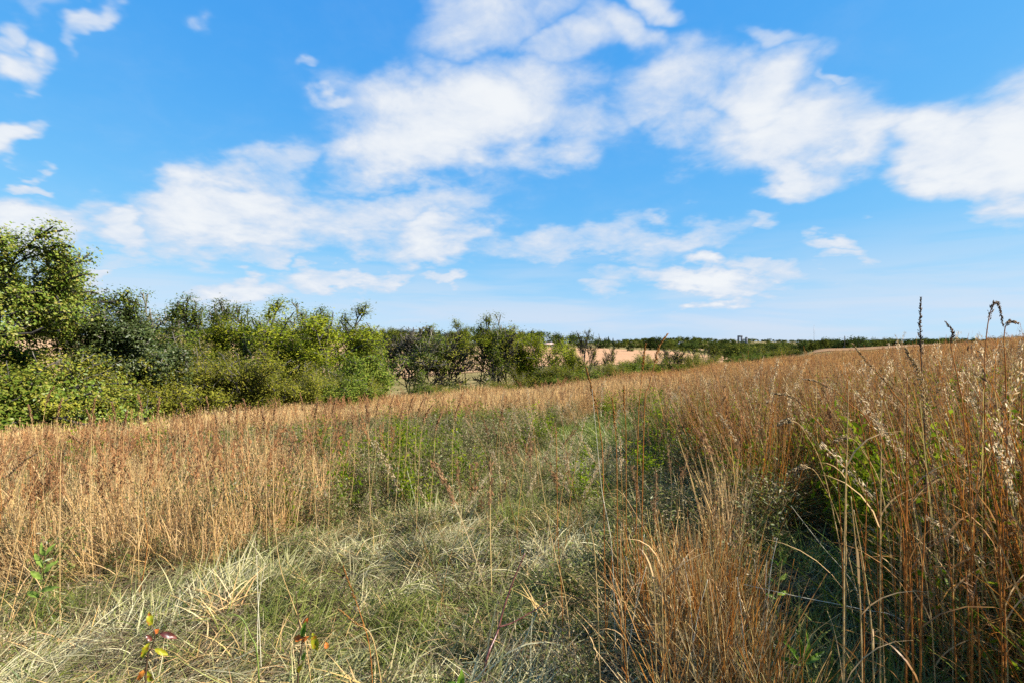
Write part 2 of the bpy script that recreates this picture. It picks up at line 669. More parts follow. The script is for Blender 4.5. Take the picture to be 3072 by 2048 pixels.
def crop_field(th0, th1, r0, r1, mat, label, lift=0.12, slant=None):
    n = 60
    th = np.linspace(th0, th1, n)
    t = np.linspace(0, 1, 34)
    ra = np.interp(th, np.linspace(th0, th1, len(r0)), r0)
    rb = np.interp(th, np.linspace(th0, th1, len(r1)), r1)
    R_ = ra[None] * (1 - t[:, None]) + rb[None] * t[:, None]
    T_ = np.radians(np.broadcast_to(th[None], R_.shape))
    x, y = R_ * np.sin(T_), R_ * np.cos(T_)
    z = hgt(x, y) + lift
    Vv = np.stack([x, y, z], -1).reshape(-1, 3)
    Q = []
    jj = np.arange(n - 1)
    for i in range(len(t) - 1):
        a = i * n + jj
        Q.append(np.stack([a, a + n, a + n + 1, a + 1], -1))
    o = link(bpy.data.objects.new('crop_field', make_mesh('crop_field', Vv, [np.concatenate(Q)], [mat], smooth=True)))
    tag(o, label, 'field', kind='structure')
    return o


m_st1 = crop_material('stubble', STUB, 0.5)
m_st2 = crop_material('dry_hay', DRYH, -0.3)
crop_field(1, 29, [150, 150, 150, 150], [400, 420, 400, 330, 250, 200], m_st1, 'pinkish tan harvested field on the far slope beyond the bushes')
crop_field(-45, 0.5, [120, 120, 125, 130], [330, 340, 330, 350], m_st2, 'tan dry hillside field seen through the belt of trees')
crop_field(17, 28, [520, 500, 480], [640, 600, 560], m_st2, 'narrow pale field strip between two hedgerows below the wooded hill')
m_st3 = crop_material('mown_crest', [(.17, .09, .04), (.215, .12, .053), (.26, .155, .075)], -0.3)
crop_field(30.5, 44, [74, 76, 84], [92, 98, 92], m_st3, 'pale mown crest behind the rusty meadow', lift=0.06)

# ------------------------------------------------------------------ trees
M_BARK = rough_mat('bark', [(.035, .03, .025), (.085, .075, .062), (.16, .145, .125)], 9.0, 0.95, 0.8, stretch=(1, 1, .25))
M_BARK_PALE = rough_mat('pale_bark', [(.08, .07, .055), (.15, .135, .11), (.24, .215, .18)], 9.0, 0.95, 0.8, stretch=(1, 1, .25))
M_BARK_DARK = rough_mat('dark_bark', [(.012, .011, .010), (.03, .027, .024), (.06, .055, .05)], 9.0, 0.95, 0.8, stretch=(1, 1, .25))
LEAF = {
    'oak': leaf_mat('oak_leaves', [(.07, .115, .012), (.11, .16, .016), (.15, .19, .022), (.20, .215, .035), (.23, .19, .04)], .38, .02),
    'oak_dark': leaf_mat('dark_oak_leaves', [(.042, .068, .014), (.06, .088, .018), (.085, .115, .026), (.13, .145, .05)], .32, .03),
    'willow': leaf_mat('willow_leaves', [(.12, .135, .016), (.165, .175, .022), (.21, .205, .03), (.28, .24, .035)], .40, .0),
    'yellow': leaf_mat('yellow_green_leaves', [(.11, .15, .012), (.155, .19, .014), (.20, .22, .018), (.27, .255, .024)], .42, .0),
    'green': leaf_mat('green_leaves', [(.06, .10, .014), (.09, .13, .018), (.125, .155, .024), (.18, .18, .034)], .38, .0),
    'grey': leaf_mat('grey_leaves', [(.13, .13, .035), (.17, .16, .045), (.20, .185, .05), (.23, .17, .055)], .35, .0),
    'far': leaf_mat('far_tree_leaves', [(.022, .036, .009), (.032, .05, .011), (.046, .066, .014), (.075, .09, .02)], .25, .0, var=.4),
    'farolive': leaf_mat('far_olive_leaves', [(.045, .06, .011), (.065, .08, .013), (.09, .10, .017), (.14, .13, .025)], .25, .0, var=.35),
    'conifer': leaf_mat('conifer_needles', [(.012, .024, .010), (.02, .034, .014), (.03, .045, .018)], .1, .0),
}


def unit(v):
    return v / (np.linalg.norm(v) + 1e-9)


class Skel:
    """branch skeleton: polylines with radii, and the places where leaves grow"""
    def __init__(self, seed):
        self.rng = np.random.RandomState(seed)
        self.lines, self.tips = [], []

    def perp(self, d):
        a = np.cross(d, self.rng.randn(3))
        return unit(a)

    def grow(self, p, d, L, r, lev, cfg):
        rng = self.rng
        c = cfg[lev]
        n = c.get('seg', 5)
        pts, rad, dirs = [p], [r], [d]
        step = L / n
        for i in range(n):
            d = unit(d + c.get('jit', .18) * rng.randn(3) + np.array([0, 0, c.get('up', .05)]))
            p = p + d * step
            pts.append(p)
            rad.append(max(r * (1 - (i + 1) / n * c.get('tap', .75)), 0.004))
            dirs.append(d)
        self.lines.append((np.array(pts), np.array(rad), lev))
        if lev + 1 < len(cfg):
            k = max(1, int(round(c['kids'] * rng.uniform(.8, 1.2))))
            for j in range(k):
                t = rng.uniform(c.get('t0', .25), 1.0) if j else 1.0
                f = t * n
                i = min(int(f), n - 1)
                q = pts[i] + (pts[i + 1] - pts[i]) * (f - i)
                ang = math.radians(rng.uniform(*c.get('ang', (25, 60))))
                dd = unit(dirs[i + 1] * math.cos(ang) + self.perp(dirs[i + 1]) * math.sin(ang))
                if dd[2] < c.get('minz', -.35):
                    dd[2] = abs(dd[2]) * .3
                    dd = unit(dd)
                LL = L * rng.uniform(*c.get('len', (.4, .7))) * (1.15 - .5 * t)
                self.grow(q, dd, LL, max(rad[i + 1] * c.get('rr', .6), .004), lev + 1, cfg)
        if c.get('leaf', 0):
            for j in range(c['leaf']):
                t = rng.uniform(c.get('lt0', .2), 1.0)
                f = t * n
                i = min(int(f), n - 1)
                self.tips.append(pts[i] + (pts[i + 1] - pts[i]) * (f - i))


def skel_mesh(sk, name, mat, kmin=3, rmin=0.0):
    mb = MB()
    for pts, rad, lev in sk.lines:
        if rad[0] < rmin:
            continue
        mb.tube(pts, rad, k=(7, 6, 5, 4, 3, 3)[min(lev, 5)] if kmin > 3 else (6, 5, 4, 3, 3, 3)[min(lev, 5)], cap=False)
    return mb.mesh(name, [mat], True)


def leaf_faces(rng, P, size, aspect=0.55, up=0.5, centre=None):
    """one bent leaf (two triangles folded at the midrib) at each point"""
    n = len(P)
    nrm = rng.randn(n, 3)
    nrm[:, 2] += up * 2
    if centre is not None:
        o = P - centre
        nrm += 1.5 * o / (np.linalg.norm(o, axis=1, keepdims=True) + 1e-6)
    nrm /= np.linalg.norm(nrm, axis=1, keepdims=True)
    a = np.cross(nrm, rng.randn(n, 3))
    a /= np.linalg.norm(a, axis=1, keepdims=True) + 1e-9
    b = np.cross(nrm, a)
    s = size * rng.uniform(.5, 1.5, (n, 1))
    w = s * aspect * rng.uniform(.7, 1.2, (n, 1))
    base = P - a * s * .5
    tip = P + a * s * .5
    l = P + b * w * .5 + nrm * w * .18 - a * s * .05
    r = P - b * w * .5 + nrm * w * .18 - a * s * .05
    V = np.stack([base, l, tip, r], 1).reshape(-1, 3)
    i = np.arange(n) * 4
    T = np.concatenate([np.stack([i, i + 2, i + 1], -1), np.stack([i, i + 3, i + 2], -1)])
    return V, T


def crown_mesh(sk, name, mat, per, sigma, size, aspect=.55, seed=0, up=.5, flat=1.0):
    rng = np.random.RandomState(seed + 77)
    tips = np.array(sk.tips)
    P = np.repeat(tips, per, axis=0) + rng.randn(len(tips) * per, 3) * sigma * np.array([1, 1, flat])
    keep = P[:, 2] > 0.05
    P = P[keep]
    mid = tips.mean(0)
    mid[2] *= .8
    ctr = .75 * np.repeat(tips, per, axis=0)[keep] + .25 * mid
    V, T = leaf_faces(rng, P, size, aspect, up, ctr)
    return make_mesh(name, V, [T], [mat])


def scale_skel(sk, H, W=None):
    """fit the skeleton to a height (and a width)"""
    allp = np.concatenate([l[0] for l in sk.lines])
    h = allp[:, 2].max()
    f = H / h
    wx = np.percentile(np.hypot(allp[:, 0], allp[:, 1]), 97)
    g = f if W is None else (W / 2) / wx
    S = np.array([g, g, f])
    sk.lines = [(l[0] * S, l[1] * min(f, 1.5), l[2]) for l in sk.lines]
    sk.tips = [t * S for t in sk.tips]
    return sk


CFG = {
    'oak': [dict(seg=7, kids=14, t0=.14, ang=(40, 88), len=(.75, 1.05), jit=.10, up=.06, rr=.52, tap=.6),
            dict(seg=7, kids=8, t0=.25, ang=(25, 65), len=(.38, .6), jit=.20, up=.05, rr=.55),
            dict(seg=5, kids=6, t0=.2, ang=(25, 65), len=(.4, .65), jit=.24, up=.04, rr=.6, leaf=2),
            dict(seg=3, jit=.25, up=.02, leaf=4, lt0=.1)],
    'shrub': [dict(seg=6, kids=7, t0=.12, ang=(15, 50), len=(.4, .65), jit=.12, up=.08, rr=.6, leaf=4),
              dict(seg=4, kids=4, t0=.2, ang=(20, 50), len=(.4, .6), jit=.18, up=.08, rr=.6, leaf=4),
              dict(seg=3, jit=.2, up=.05, leaf=4, lt0=.0)],
    'spindle': [dict(seg=9, kids=11, t0=.46, ang=(22, 60), len=(.26, .46), jit=.07, up=.10, rr=.55, tap=.8),
                dict(seg=5, kids=5, t0=.3, ang=(20, 50), len=(.35, .6), jit=.2, up=.12, rr=.6, leaf=1, lt0=.6),
                dict(seg=3, jit=.2, up=.06, leaf=3, lt0=.45)],
    'bare': [dict(seg=7, kids=7, t0=.25, ang=(18, 50), len=(.5, .8), jit=.14, up=.08, rr=.6, tap=.8),
             dict(seg=5, kids=6, t0=.2, ang=(18, 48), len=(.45, .7), jit=.2, up=.1, rr=.6),
             dict(seg=4, kids=5, t0=.2, ang=(18, 45), len=(.45, .7), jit=.22, up=.08, rr=.6),
             dict(seg=3, jit=.2, up=.06, leaf=1)],
    'far': [dict(seg=5, kids=11, t0=.06, ang=(35, 85), len=(.6, .95), jit=.1, up=.05, rr=.5, tap=.6),
            dict(seg=4, kids=5, t0=.3, ang=(25, 60), len=(.4, .6), jit=.2, up=.03, rr=.55, leaf=1),
            dict(seg=3, jit=.25, up=.0, leaf=4, lt0=.1)],
    'round': [dict(seg=5, kids=9, t0=.2, ang=(30, 80), len=(.6, .95), jit=.1, up=.08, rr=.5, tap=.6),
              dict(seg=4, kids=5, t0=.3, ang=(25, 60), len=(.4, .6), jit=.2, up=.05, rr=.55, leaf=1),
              dict(seg=3, jit=.25, up=.03, leaf=4, lt0=.1)],
}


def make_tree(kind, seed, H, W, leaf, bark, per, sigma, size, aspect=.55, stems=1, lean=.12, r0=None, up=.5, flat=1.0, rmin=0.0):
    sk = Skel(seed)
    rng = sk.rng
    for s in range(stems):
        a = rng.uniform(0, 6.283)
        l = lean if stems == 1 else rng.uniform(.15, .75)
        d = unit(np.array([math.cos(a) * l, math.sin(a) * l, 1.0]))
        p = np.array([math.cos(a), math.sin(a), 0]) * (0 if stems == 1 else rng.uniform(.02, .08) * W) / max(H, 1)
        L = rng.uniform(.55, 1.0) if stems > 1 else 1.0
        sk.grow(p - np.array([0, 0, .04]), d, L * (.55 if kind in ('oak', 'round') else .8), (r0 or .02 * H) / max(H, 1) * (1 if stems == 1 else rng.uniform(.5, 1)), 0, CFG[kind])
    # work at unit scale, then fit
    f = H
    sk.lines = [(l[0], l[1] * f, l[2]) for l in sk.lines]
    allp = np.concatenate([l[0] for l in sk.lines])
    S = np.array([1, 1, H / allp[:, 2].max()], float)
    wx = np.percentile(np.hypot(allp[:, 0], allp[:, 1]), 97)
    S[0] = S[1] = (W / 2) / wx
    sk.lines = [(l[0] * S, l[1], l[2]) for l in sk.lines]
    sk.tips = [t * S for t in sk.tips]
    tm = skel_mesh(sk, 'trunk', bark, 4 if rmin == 0 else 3, rmin)
    cm = crown_mesh(sk, 'crown', LEAF[leaf], per, sigma, size, aspect, seed, up, flat) if per else None
    return tm, cm


def put_tree(name, meshes, loc, sc, rz, label, cat='tree', group=None):
    t = empty(name, loc, rz)
    t.scale = sc if isinstance(sc, tuple) else (sc, sc, sc)
    for nm, me in zip(('trunk', 'crown'), meshes):
        if me is not None:
            link(bpy.data.objects.new(nm, me), t)
    tag(t, label, cat, group)
    return t


def at_px(px, depth):
    x = (px - HX) / FPX * depth
    return x, depth, H1(x, depth)


def tall(px, depth, py):
    x, y, z = at_px(px, depth)
    return EYE + (HY - py) / FPX * depth - z


# --- the big oak at the edge of the meadow, and the darker oak beside it
oak = make_tree('oak', 19, 8.9, 13.5, 'oak', M_BARK_DARK, 34, .20, .105, .62, r0=.26, lean=.05)
x, y, z = at_px(-92, 17.0)
put_tree('oak_tree', oak, (x, y, z), 1.0, 0.4, 'tall spreading oak with olive green leaves at the meadow edge')
oak2 = make_tree('oak', 23, 6.3, 5.6, 'oak_dark', M_BARK_PALE, 20, .18, .11, .62, r0=.17, lean=.25)
x, y, z = at_px(128, 24.0)
put_tree('oak_tree', oak2, (x, y, z), 1.0, 2.2, 'rounded dark green oak with pale leaning limbs next to the tall oak')

# --- prototypes of the belt (height, width in metres)
PR = {
    'willow_a': (make_tree('shrub', 31, 3.4, 3.6, 'willow', M_BARK, 10, .15, .085, .42, stems=9, r0=.02), 3.4),
    'willow_b': (make_tree('shrub', 32, 3.0, 4.0, 'willow', M_BARK, 10, .15, .085, .42, stems=10, r0=.02), 3.0),
    'green_a': (make_tree('shrub', 33, 3.2, 3.4, 'green', M_BARK, 11, .17, .10, .55, stems=8, r0=.025), 3.2),
    'yellow_a': (make_tree('round', 41, 6.5, 4.4, 'yellow', M_BARK, 32, .26, .12, .55, r0=.07), 6.5),
    'yellow_b': (make_tree('shrub', 42, 6.0, 4.2, 'yellow', M_BARK, 13, .22, .12, .55, stems=7, r0=.03), 6.0),
    'olive_a': (make_tree('round', 43, 6.2, 4.6, 'green', M_BARK, 26, .26, .12, .55, r0=.08), 6.2),
    'spin_a': (make_tree('spindle', 51, 8.0, 3.6, 'green', M_BARK, 15, .22, .12, .5, stems=2, r0=.045), 8.0),
    'spin_b': (make_tree('spindle', 52, 8.5, 3.4, 'yellow', M_BARK_DARK, 19, .22, .12, .5, stems=1, r0=.06, lean=.04), 8.5),
    'spin_c': (make_tree('spindle', 53, 7.5, 3.8, 'green', M_BARK_PALE, 11, .22, .12, .5, stems=3, r0=.04), 7.5),
    'bare_a': (make_tree('bare', 61, 6.5, 6.4, 'grey', M_BARK, 4, .16, .12, .5, stems=4, r0=.06), 6.5),
    'bare_b': (make_tree('bare', 62, 6.2, 4.0, 'willow', M_BARK_DARK, 4, .16, .12, .5, stems=2, r0=.06), 6.2),
    'grey_a': (make_tree('round', 63, 5.6, 4.8, 'grey', M_BARK, 12, .2, .14, .5, r0=.09), 5.6),
    'dead': (make_tree('bare', 64, 4.0, 4.6, 'grey', M_BARK_DARK, 0, .1, .1, stems=2, r0=.09), 4.0),
}
KL = {
    'willow_a': ('shrub', 'shrub'), 'willow_b': ('shrub', 'shrub'), 'green_a': ('shrub', 'shrub'),
}
# prototype, picture column of the stem, depth in metres, picture row of the top, width factor, label
BELT = [
    ('spin_c', 138, 40, 303, .9, 'thin airy tree rising behind the dark rounded oak'),
    ('spin_a', 176, 38, 307, 1.0, 'slender twin-stemmed tree with loose leaf tufts behind willow bushes'),
    ('olive_a', 205, 42, 318, 1.0, 'olive leafy tree between two slender tufted trees'),
    ('spin_a', 233, 40, 311, .9, 'slender tufted tree with open see-through top'),
    ('spin_b', 271, 37, 308, 1.15, 'dark straight-stemmed tree with broad tufted top, tallest of the belt'),
    ('spin_c', 301, 40, 314, 1.0, 'three-stemmed airy tree beside the dark straight-stemmed one'),
    ('spin_a', 322, 41, 318, .9, 'slim tree with sparse feathery crown above yellow bushes'),
    ('spin_b', 344, 38, 314, 1.1, 'leaning-topped slender tree at the end of the tall clump'),
    ('yellow_a', 218, 36, 330, 1.0, 'yellow green bushy tree in front of the slender trees'),
    ('olive_a', 252, 35, 330, 1.0, 'mid green bushy tree under the dark straight-stemmed tree'),
    ('yellow_b', 290, 36, 326, 1.1, 'yellow green clump filling the foot of the airy trees'),
    ('yellow_a', 326, 35, 324, 1.15, 'yellow green tree with dense low crown'),
    ('yellow_b', 357, 36, 330, 1.0, 'bright yellow green tree beside the bare grey trees'),
    ('green_a', 366, 34, 350, .7, 'dark green bush leaning against the yellow green tree'),
    ('grey_a', 190, 32, 342, .9, 'olive bush-like tree right of the dark oak'),
    ('olive_a', 160, 34, 330, 1.0, 'olive tree squeezed between the dark oak and slender trees'),
    ('bare_b', 386, 40, 338, 1.0, 'small bare tree with thin upright grey twigs'),
    ('bare_a', 418, 39, 331, 1.15, 'wide many-stemmed bare grey tree with few leaves left'),
    ('grey_a', 446, 41, 343, 1.15, 'grey green rounded tree with thinning leaves'),
    ('bare_b', 434, 42, 338, 1.2, 'bare tree leaning out beside the wide many-stemmed one'),
    ('spin_b', 466, 41, 326, .9, 'dark thin tree with a few leaves at its tip'),
    ('spin_b', 479, 38, 321, 1.0, 'tall dark-stemmed tree with leaf tufts against the sky'),
    ('spin_c', 494, 38, 320, 1.0, 'tall three-stemmed tree with bright green top against the sky'),
    ('grey_a', 496, 42, 336, 1.1, 'thin brownish tree behind the tall three-stemmed tree'),
    ('bare_b', 458, 38, 332, 1.1, 'open dark-branched tree between grey and tall trees'),
    ('spin_c', 430, 37, 332, .9, 'thin grey-stemmed tree beside the wide bare one'),
    ('bare_b', 486, 37, 336, 1.0, 'bare stems crossing beside the tall dark-stemmed tree'),
    ('bare_b', 509, 40, 345, 1.0, 'leafless forked tree beside the bright yellow green trees'),
    ('yellow_b', 525, 39, 333, 1.0, 'bright yellow green tree with narrow pointed top'),
    ('yellow_a', 541, 38, 339, 1.0, 'rounded yellow green tree leafy down to the grass'),
    ('bare_b', 556, 41, 352, 1.0, 'dusky bare bush between two yellow green trees'),
    ('yellow_b', 573, 40, 343, .8, 'yellow green tree with tan field showing through its top'),
    ('bare_b', 590, 39, 336, .6, 'thin nearly leafless tree standing out against the tan field'),
    ('bare_b', 604, 43, 352, .7, 'short leafless sapling right of the thin bare tree'),
]
for i, (k, px, dep, py, wf, lab) in enumerate(BELT):
    me, h0 = PR[k]
    x, y, z = at_px(px, dep)
    f = tall(px, dep, py - (12 if px < 370 else 7)) / h0
    put_tree('slender_tree' if k.startswith('spin') else 'bare_tree' if k.startswith('bare') else 'broadleaf_tree', me,
             (x, y, z - .05), (f * wf * 1.3, f * wf * 1.3, f), 1.7 * i, lab, 'tree', 'trees in the belt beyond the meadow')

# bushes along the foot of the belt
BUSH = [('willow_a', 150, 23.5, 366, 1.0), ('willow_b', 172, 24.5, 354, 1.1), ('willow_a', 197, 25.5, 352, 1.0), ('willow_b', 222, 26, 349, 1.1), ('willow_a', 247, 26.5, 356, 1.0),
        ('willow_b', 272, 27.5, 362, 1.2), ('willow_a', 296, 28, 366, 1.1), ('willow_b', 318, 28.5, 372, 1.1), ('green_a', 340, 29, 368, 1.2), ('willow_a', 356, 29.5, 374, 1.1),
        ('green_a', 110, 22, 372, 1.0), ('green_a', 92, 21, 378, 1.0), ('willow_b', 64, 20, 372, 1.2), ('willow_a', 38, 18.5, 360, 1.2), ('willow_b', 12, 17.5, 352, 1.2), ('green_a', -16, 17, 340, 1.3), ('willow_a', 84, 20.5, 350, 1.1),
        ('green_a', 368, 32, 378, .8), ('green_a', 424, 34, 374, .8), ('willow_b', 443, 34, 380, 1.2), ('green_a', 458, 35, 376, 1.1), ('willow_a', 474, 35, 380, 1.1),
        ('green_a', 490, 35.5, 378, 1.2), ('willow_b', 508, 36, 374, 1.2), ('willow_a', 530, 36.5, 366, 1.2), ('green_a', 552, 37, 366, 1.2), ('willow_b', 566, 37.5, 364, 1.1), ('green_a', 586, 38.5, 366, 1.3), ('willow_a', 604, 39.5, 364, 1.2),
        ('willow_b', 618, 40.5, 361, 1.2), ('yellow_b', 637, 42, 351, .9), ('green_a', 632, 41, 357, 1.1), ('willow_a', 655, 43, 353, 1.0), ('bare_b', 668, 44, 350, 1.0), ('bare_b', 679, 45, 350, 1.0), ('willow_b', 692, 46, 353, 1.0), ('green_a', 664, 44, 360, 1.3),
        ('willow_b', 708, 50, 355, 1.0), ('dead', 702, 51, 349, 1.3), ('willow_a', 722, 52, 356, 1.1), ('green_a', 738, 56, 352, 1.2), ('green_a', 756, 58, 349, 1.2), ('willow_b', 772, 60, 347, 1.2), ('willow_b', 640, 42, 362, 1.2), ('willow_b', 686, 45.5, 362, 1.2)]
BLAB = {'willow_a': 'fine-leaved yellowish willow bush along the foot of the tree belt', 'willow_b': 'low spreading yellowish willow bush along the foot of the tree belt',
        'green_a': 'darker green leafy bush along the foot of the tree belt', 'yellow_b': 'bright leafy bush taller than its neighbours below the tan field',
        'bare_b': 'dusky half-bare bush with upright twigs below the tan field', 'dead': 'black leafless branches of a dead tree above yellow bushes'}
SHPX = [138, 176, 205, 233, 271, 301, 322, 344, 357, 386, 418, 446, 479, 494, 525, 543, 573, 590, 625, 650, 690, 745]
SHNM = ['thin airy tree', 'slender twin-stemmed tree', 'olive leafy tree', 'open see-through tree', 'dark straight-stemmed tree', 'three-stemmed airy tree', 'sparse feathery tree', 'leaning-topped tree',
        'bright yellow green tree', 'small bare tree', 'wide bare grey tree', 'grey green rounded tree', 'tall dark-stemmed tree', 'tall three-stemmed tree', 'narrow pointed tree', 'rounded yellow green tree',
        'tree with field showing through', 'thin leafless tree', 'left part of the tan field', 'middle of the tan field', 'lower corner of the tan field', 'valley trees']
for i, (k, px, dep, py, wf) in enumerate(BUSH):
    me, h0 = PR[k]
    x, y, z = at_px(px, dep)
    f = max(.25, tall(px, dep, py + (4 if 384 < px < 512 else -3 if px < 600 else -2)) / h0)
    g = min(max(f, .75), 1.5) * wf
    if px < 122:
        lab = {'w': 'yellowish willow bush at the foot of the two oaks', 'g': 'dark green leafy bush at the foot of the two oaks'}[k[0]]
    elif k in ('dead', 'yellow_b', 'bare_b'):
        lab = BLAB[k]
    else:
        nm = SHNM[int(np.argmin([abs(q - px) for q in SHPX]))].replace('left part', 'one side')
        lab = {'willow_a': 'upright yellowish willow bush before the ', 'willow_b': 'low spreading yellowish willow bush before the ', 'green_a': 'darker green leafy bush before the '}[k] + nm
    put_tree('dead_tree' if k == 'dead' else 'bush', me, (x, y, z - .05), (g, g, f), 2.1 * i + .3, lab, 'tree' if k == 'dead' else 'bush',
             'bushes at the foot of the tree belt: ' + k.split('_')[0])

# --- far trees: one low mesh each (trunk and crown), copied
def far_mesh(kind, seed, H, W, leaf, per, sigma, size):
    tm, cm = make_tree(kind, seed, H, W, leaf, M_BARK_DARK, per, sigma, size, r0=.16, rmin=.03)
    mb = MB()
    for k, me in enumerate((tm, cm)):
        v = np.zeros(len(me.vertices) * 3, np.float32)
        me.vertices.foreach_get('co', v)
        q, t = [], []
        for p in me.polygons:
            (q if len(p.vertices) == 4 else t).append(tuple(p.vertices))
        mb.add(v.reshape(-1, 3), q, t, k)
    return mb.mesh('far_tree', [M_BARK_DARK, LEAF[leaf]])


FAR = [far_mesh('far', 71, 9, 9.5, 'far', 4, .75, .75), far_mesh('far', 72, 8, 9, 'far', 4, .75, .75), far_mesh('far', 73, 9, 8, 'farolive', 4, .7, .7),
       far_mesh('far', 74, 7, 8.5, 'farolive', 4, .7, .7)]


def conifer_mesh():
    rng = np.random.RandomState(3)
    mb = MB()
    mb.tube([(0, 0, 0), (0, 0, 10)], [.2, .03], 5)
    P = []
    for k in range(900):
        zz = rng.uniform(.8, 10)
        rr_ = (10.2 - zz) / 10 * 2.4 * math.sqrt(rng.rand())
        a = rng.uniform(0, 6.283)
        P.append((rr_ * math.cos(a), rr_ * math.sin(a), zz - rr_ * .25))
    Vv, T = leaf_faces(rng, np.array(P), .7, .4, .3)
    mb.add(Vv, None, T, 1)
    return mb.mesh('conifer', [M_BARK_DARK, LEAF['conifer']])


CON = conifer_mesh()
rngf = np.random.RandomState(9)


def far_tree(px, r, py_top, label, group, k=None, wf=1.0, con=False):
    th = math.atan2(px - HX, FPX)
    x, y = r * math.sin(th), r * math.cos(th)
    z = H1(x, y)
    h = max(3.0, EYE + (HY - py_top) / FPX * y - z)
    me = CON if con else FAR[rngf.randint(4) if k is None else k]
    h0 = 10 if con else (9, 8, 9, 7)[FAR.index(me)]
    o = link(bpy.data.objects.new('conifer' if con else 'far_tree', me))
    f = h / h0
    o.location = (x, y, z - .2)
    o.scale = (f * wf, f * wf, f)
    o.rotation_euler = (0, 0, rngf.uniform(0, 6.28))
    tag(o, label, 'tree', group)
    return o


for px in np.arange(360, 470, 7.5):           # dark grove on the near hillside
    far_tree(px + rngf.uniform(-2, 2), rngf.uniform(185, 215), rngf.uniform(333, 340), 'dark tree in the grove on the tan hillside behind the bare trees', 'grove on the tan hillside', rngf.choice([0, 1]), 1.1)
for px in np.arange(150, 365, 13):            # hilltop behind the belt on the left
    far_tree(px + rngf.uniform(-4, 4), rngf.uniform(330, 420), rngf.uniform(325, 332), 'hilltop tree showing through the slender trees', 'hilltop trees behind the slender trees')
for px in np.arange(370, 545, 5.2):           # ridge line
    far_tree(px + rngf.uniform(-2, 2), rngf.uniform(380, 480), rngf.uniform(327, 333), 'dark rounded tree on the ridge above the tan hillside field', 'trees on the ridge', None, 1.15)
for px, py in ((545, 332), (553, 333), (562, 335), (570, 333), (578, 336), (586, 336), (595, 338), (602, 338)):
    far_tree(px, rngf.uniform(405, 440), py, 'rounded dark tree along the upper edge of the tan field', 'trees along the upper edge of the tan field', rngf.choice([0, 1]), 1.4)
for px, py in ((604.5, 338), (608.5, 336), (613, 337.5)):
    far_tree(px, 600, py, 'dark pointed conifer on the skyline beyond the tan field', 'conifers on the skyline', con=True)
far_tree(630, 330, 343, 'lone round bush standing in the tan field', None, 1, 1.3)
for px in np.arange(600, 640, 5):
    far_tree(px + rngf.uniform(-2, 2), 450, rngf.uniform(341.5, 344), 'low hedge tree behind the lone round bush', 'hedge behind the tan field', None, 1.3)
for px in np.arange(612, 668, 4.6):
    far_tree(px, 700, rngf.uniform(338.6, 341.2), 'skyline tree left of the wooded hill', 'skyline trees left of the wooded hill', None, 1.2)
for px in np.arange(646, 662, 5):
    far_tree(px, 395, rngf.uniform(336.5, 339), 'tall dark tree at the corner of the tan field', 'tall trees at the corner of the tan field', 0, 1.0)
for px in (684, 690, 696):
    far_tree(px, 390, rngf.uniform(341, 344), 'dark tree on the right of the field gap', 'trees right of the field gap', 1, 1.1)
for px in np.arange(664, 730, 6):
    far_tree(px + rngf.uniform(-2, 2), 372 - (px - 664) * 1.6, rngf.uniform(347.0, 349), 'low hedgerow tree along the lower edge of the wooded hill', 'hedgerow below the wooded hill', 3, 1.2)
for i in range(85):                            # wooded hill and valley on the right
    px = rngf.uniform(668, 850)
    r = rngf.choice([420, 520, 640, 780, 900]) * rngf.uniform(.92, 1.08)
    top = 334.6 + np.interp(px, [668, 690, 722, 740, 752, 800, 850], [2.4, 1.2, 3.2, 5.4, 5.0, 6.2, 6.2]) + (900 - r) / 75.0 + rngf.uniform(-.8, 1.0)
    far_tree(px, r, top, 'tree of the mixed wood on the far hill below the silos', 'wood on the far hill', None, 1.3)
for i in range(36):
    px = rngf.uniform(712, 820)
    r = rngf.uniform(120, 260)
    far_tree(px, r, 341.0 + rngf.uniform(0, 7) * (260 - r) / 140 + 1.5, 'valley tree just beyond the rusty crest', 'valley trees beyond the crest', None, 1.0)
for px in np.arange(822, 1024, 4.3):
    far_tree(px + rngf.uniform(-1.5, 1.5), rngf.uniform(330, 430), rngf.uniform(337.8, 340.0) + (1.2 if 842 < px < 852 else 0), 'dark tree in the row behind the pale crest', 'tree row behind the pale crest', None, 1.2)
far_tree(840, 300, 338.5, 'spreading tree beside the small white house', None, 1, 1.3)
far_tree(861, 290, 336.6, 'tall tree at the near end of the row behind the crest', None, 0, 1.3)


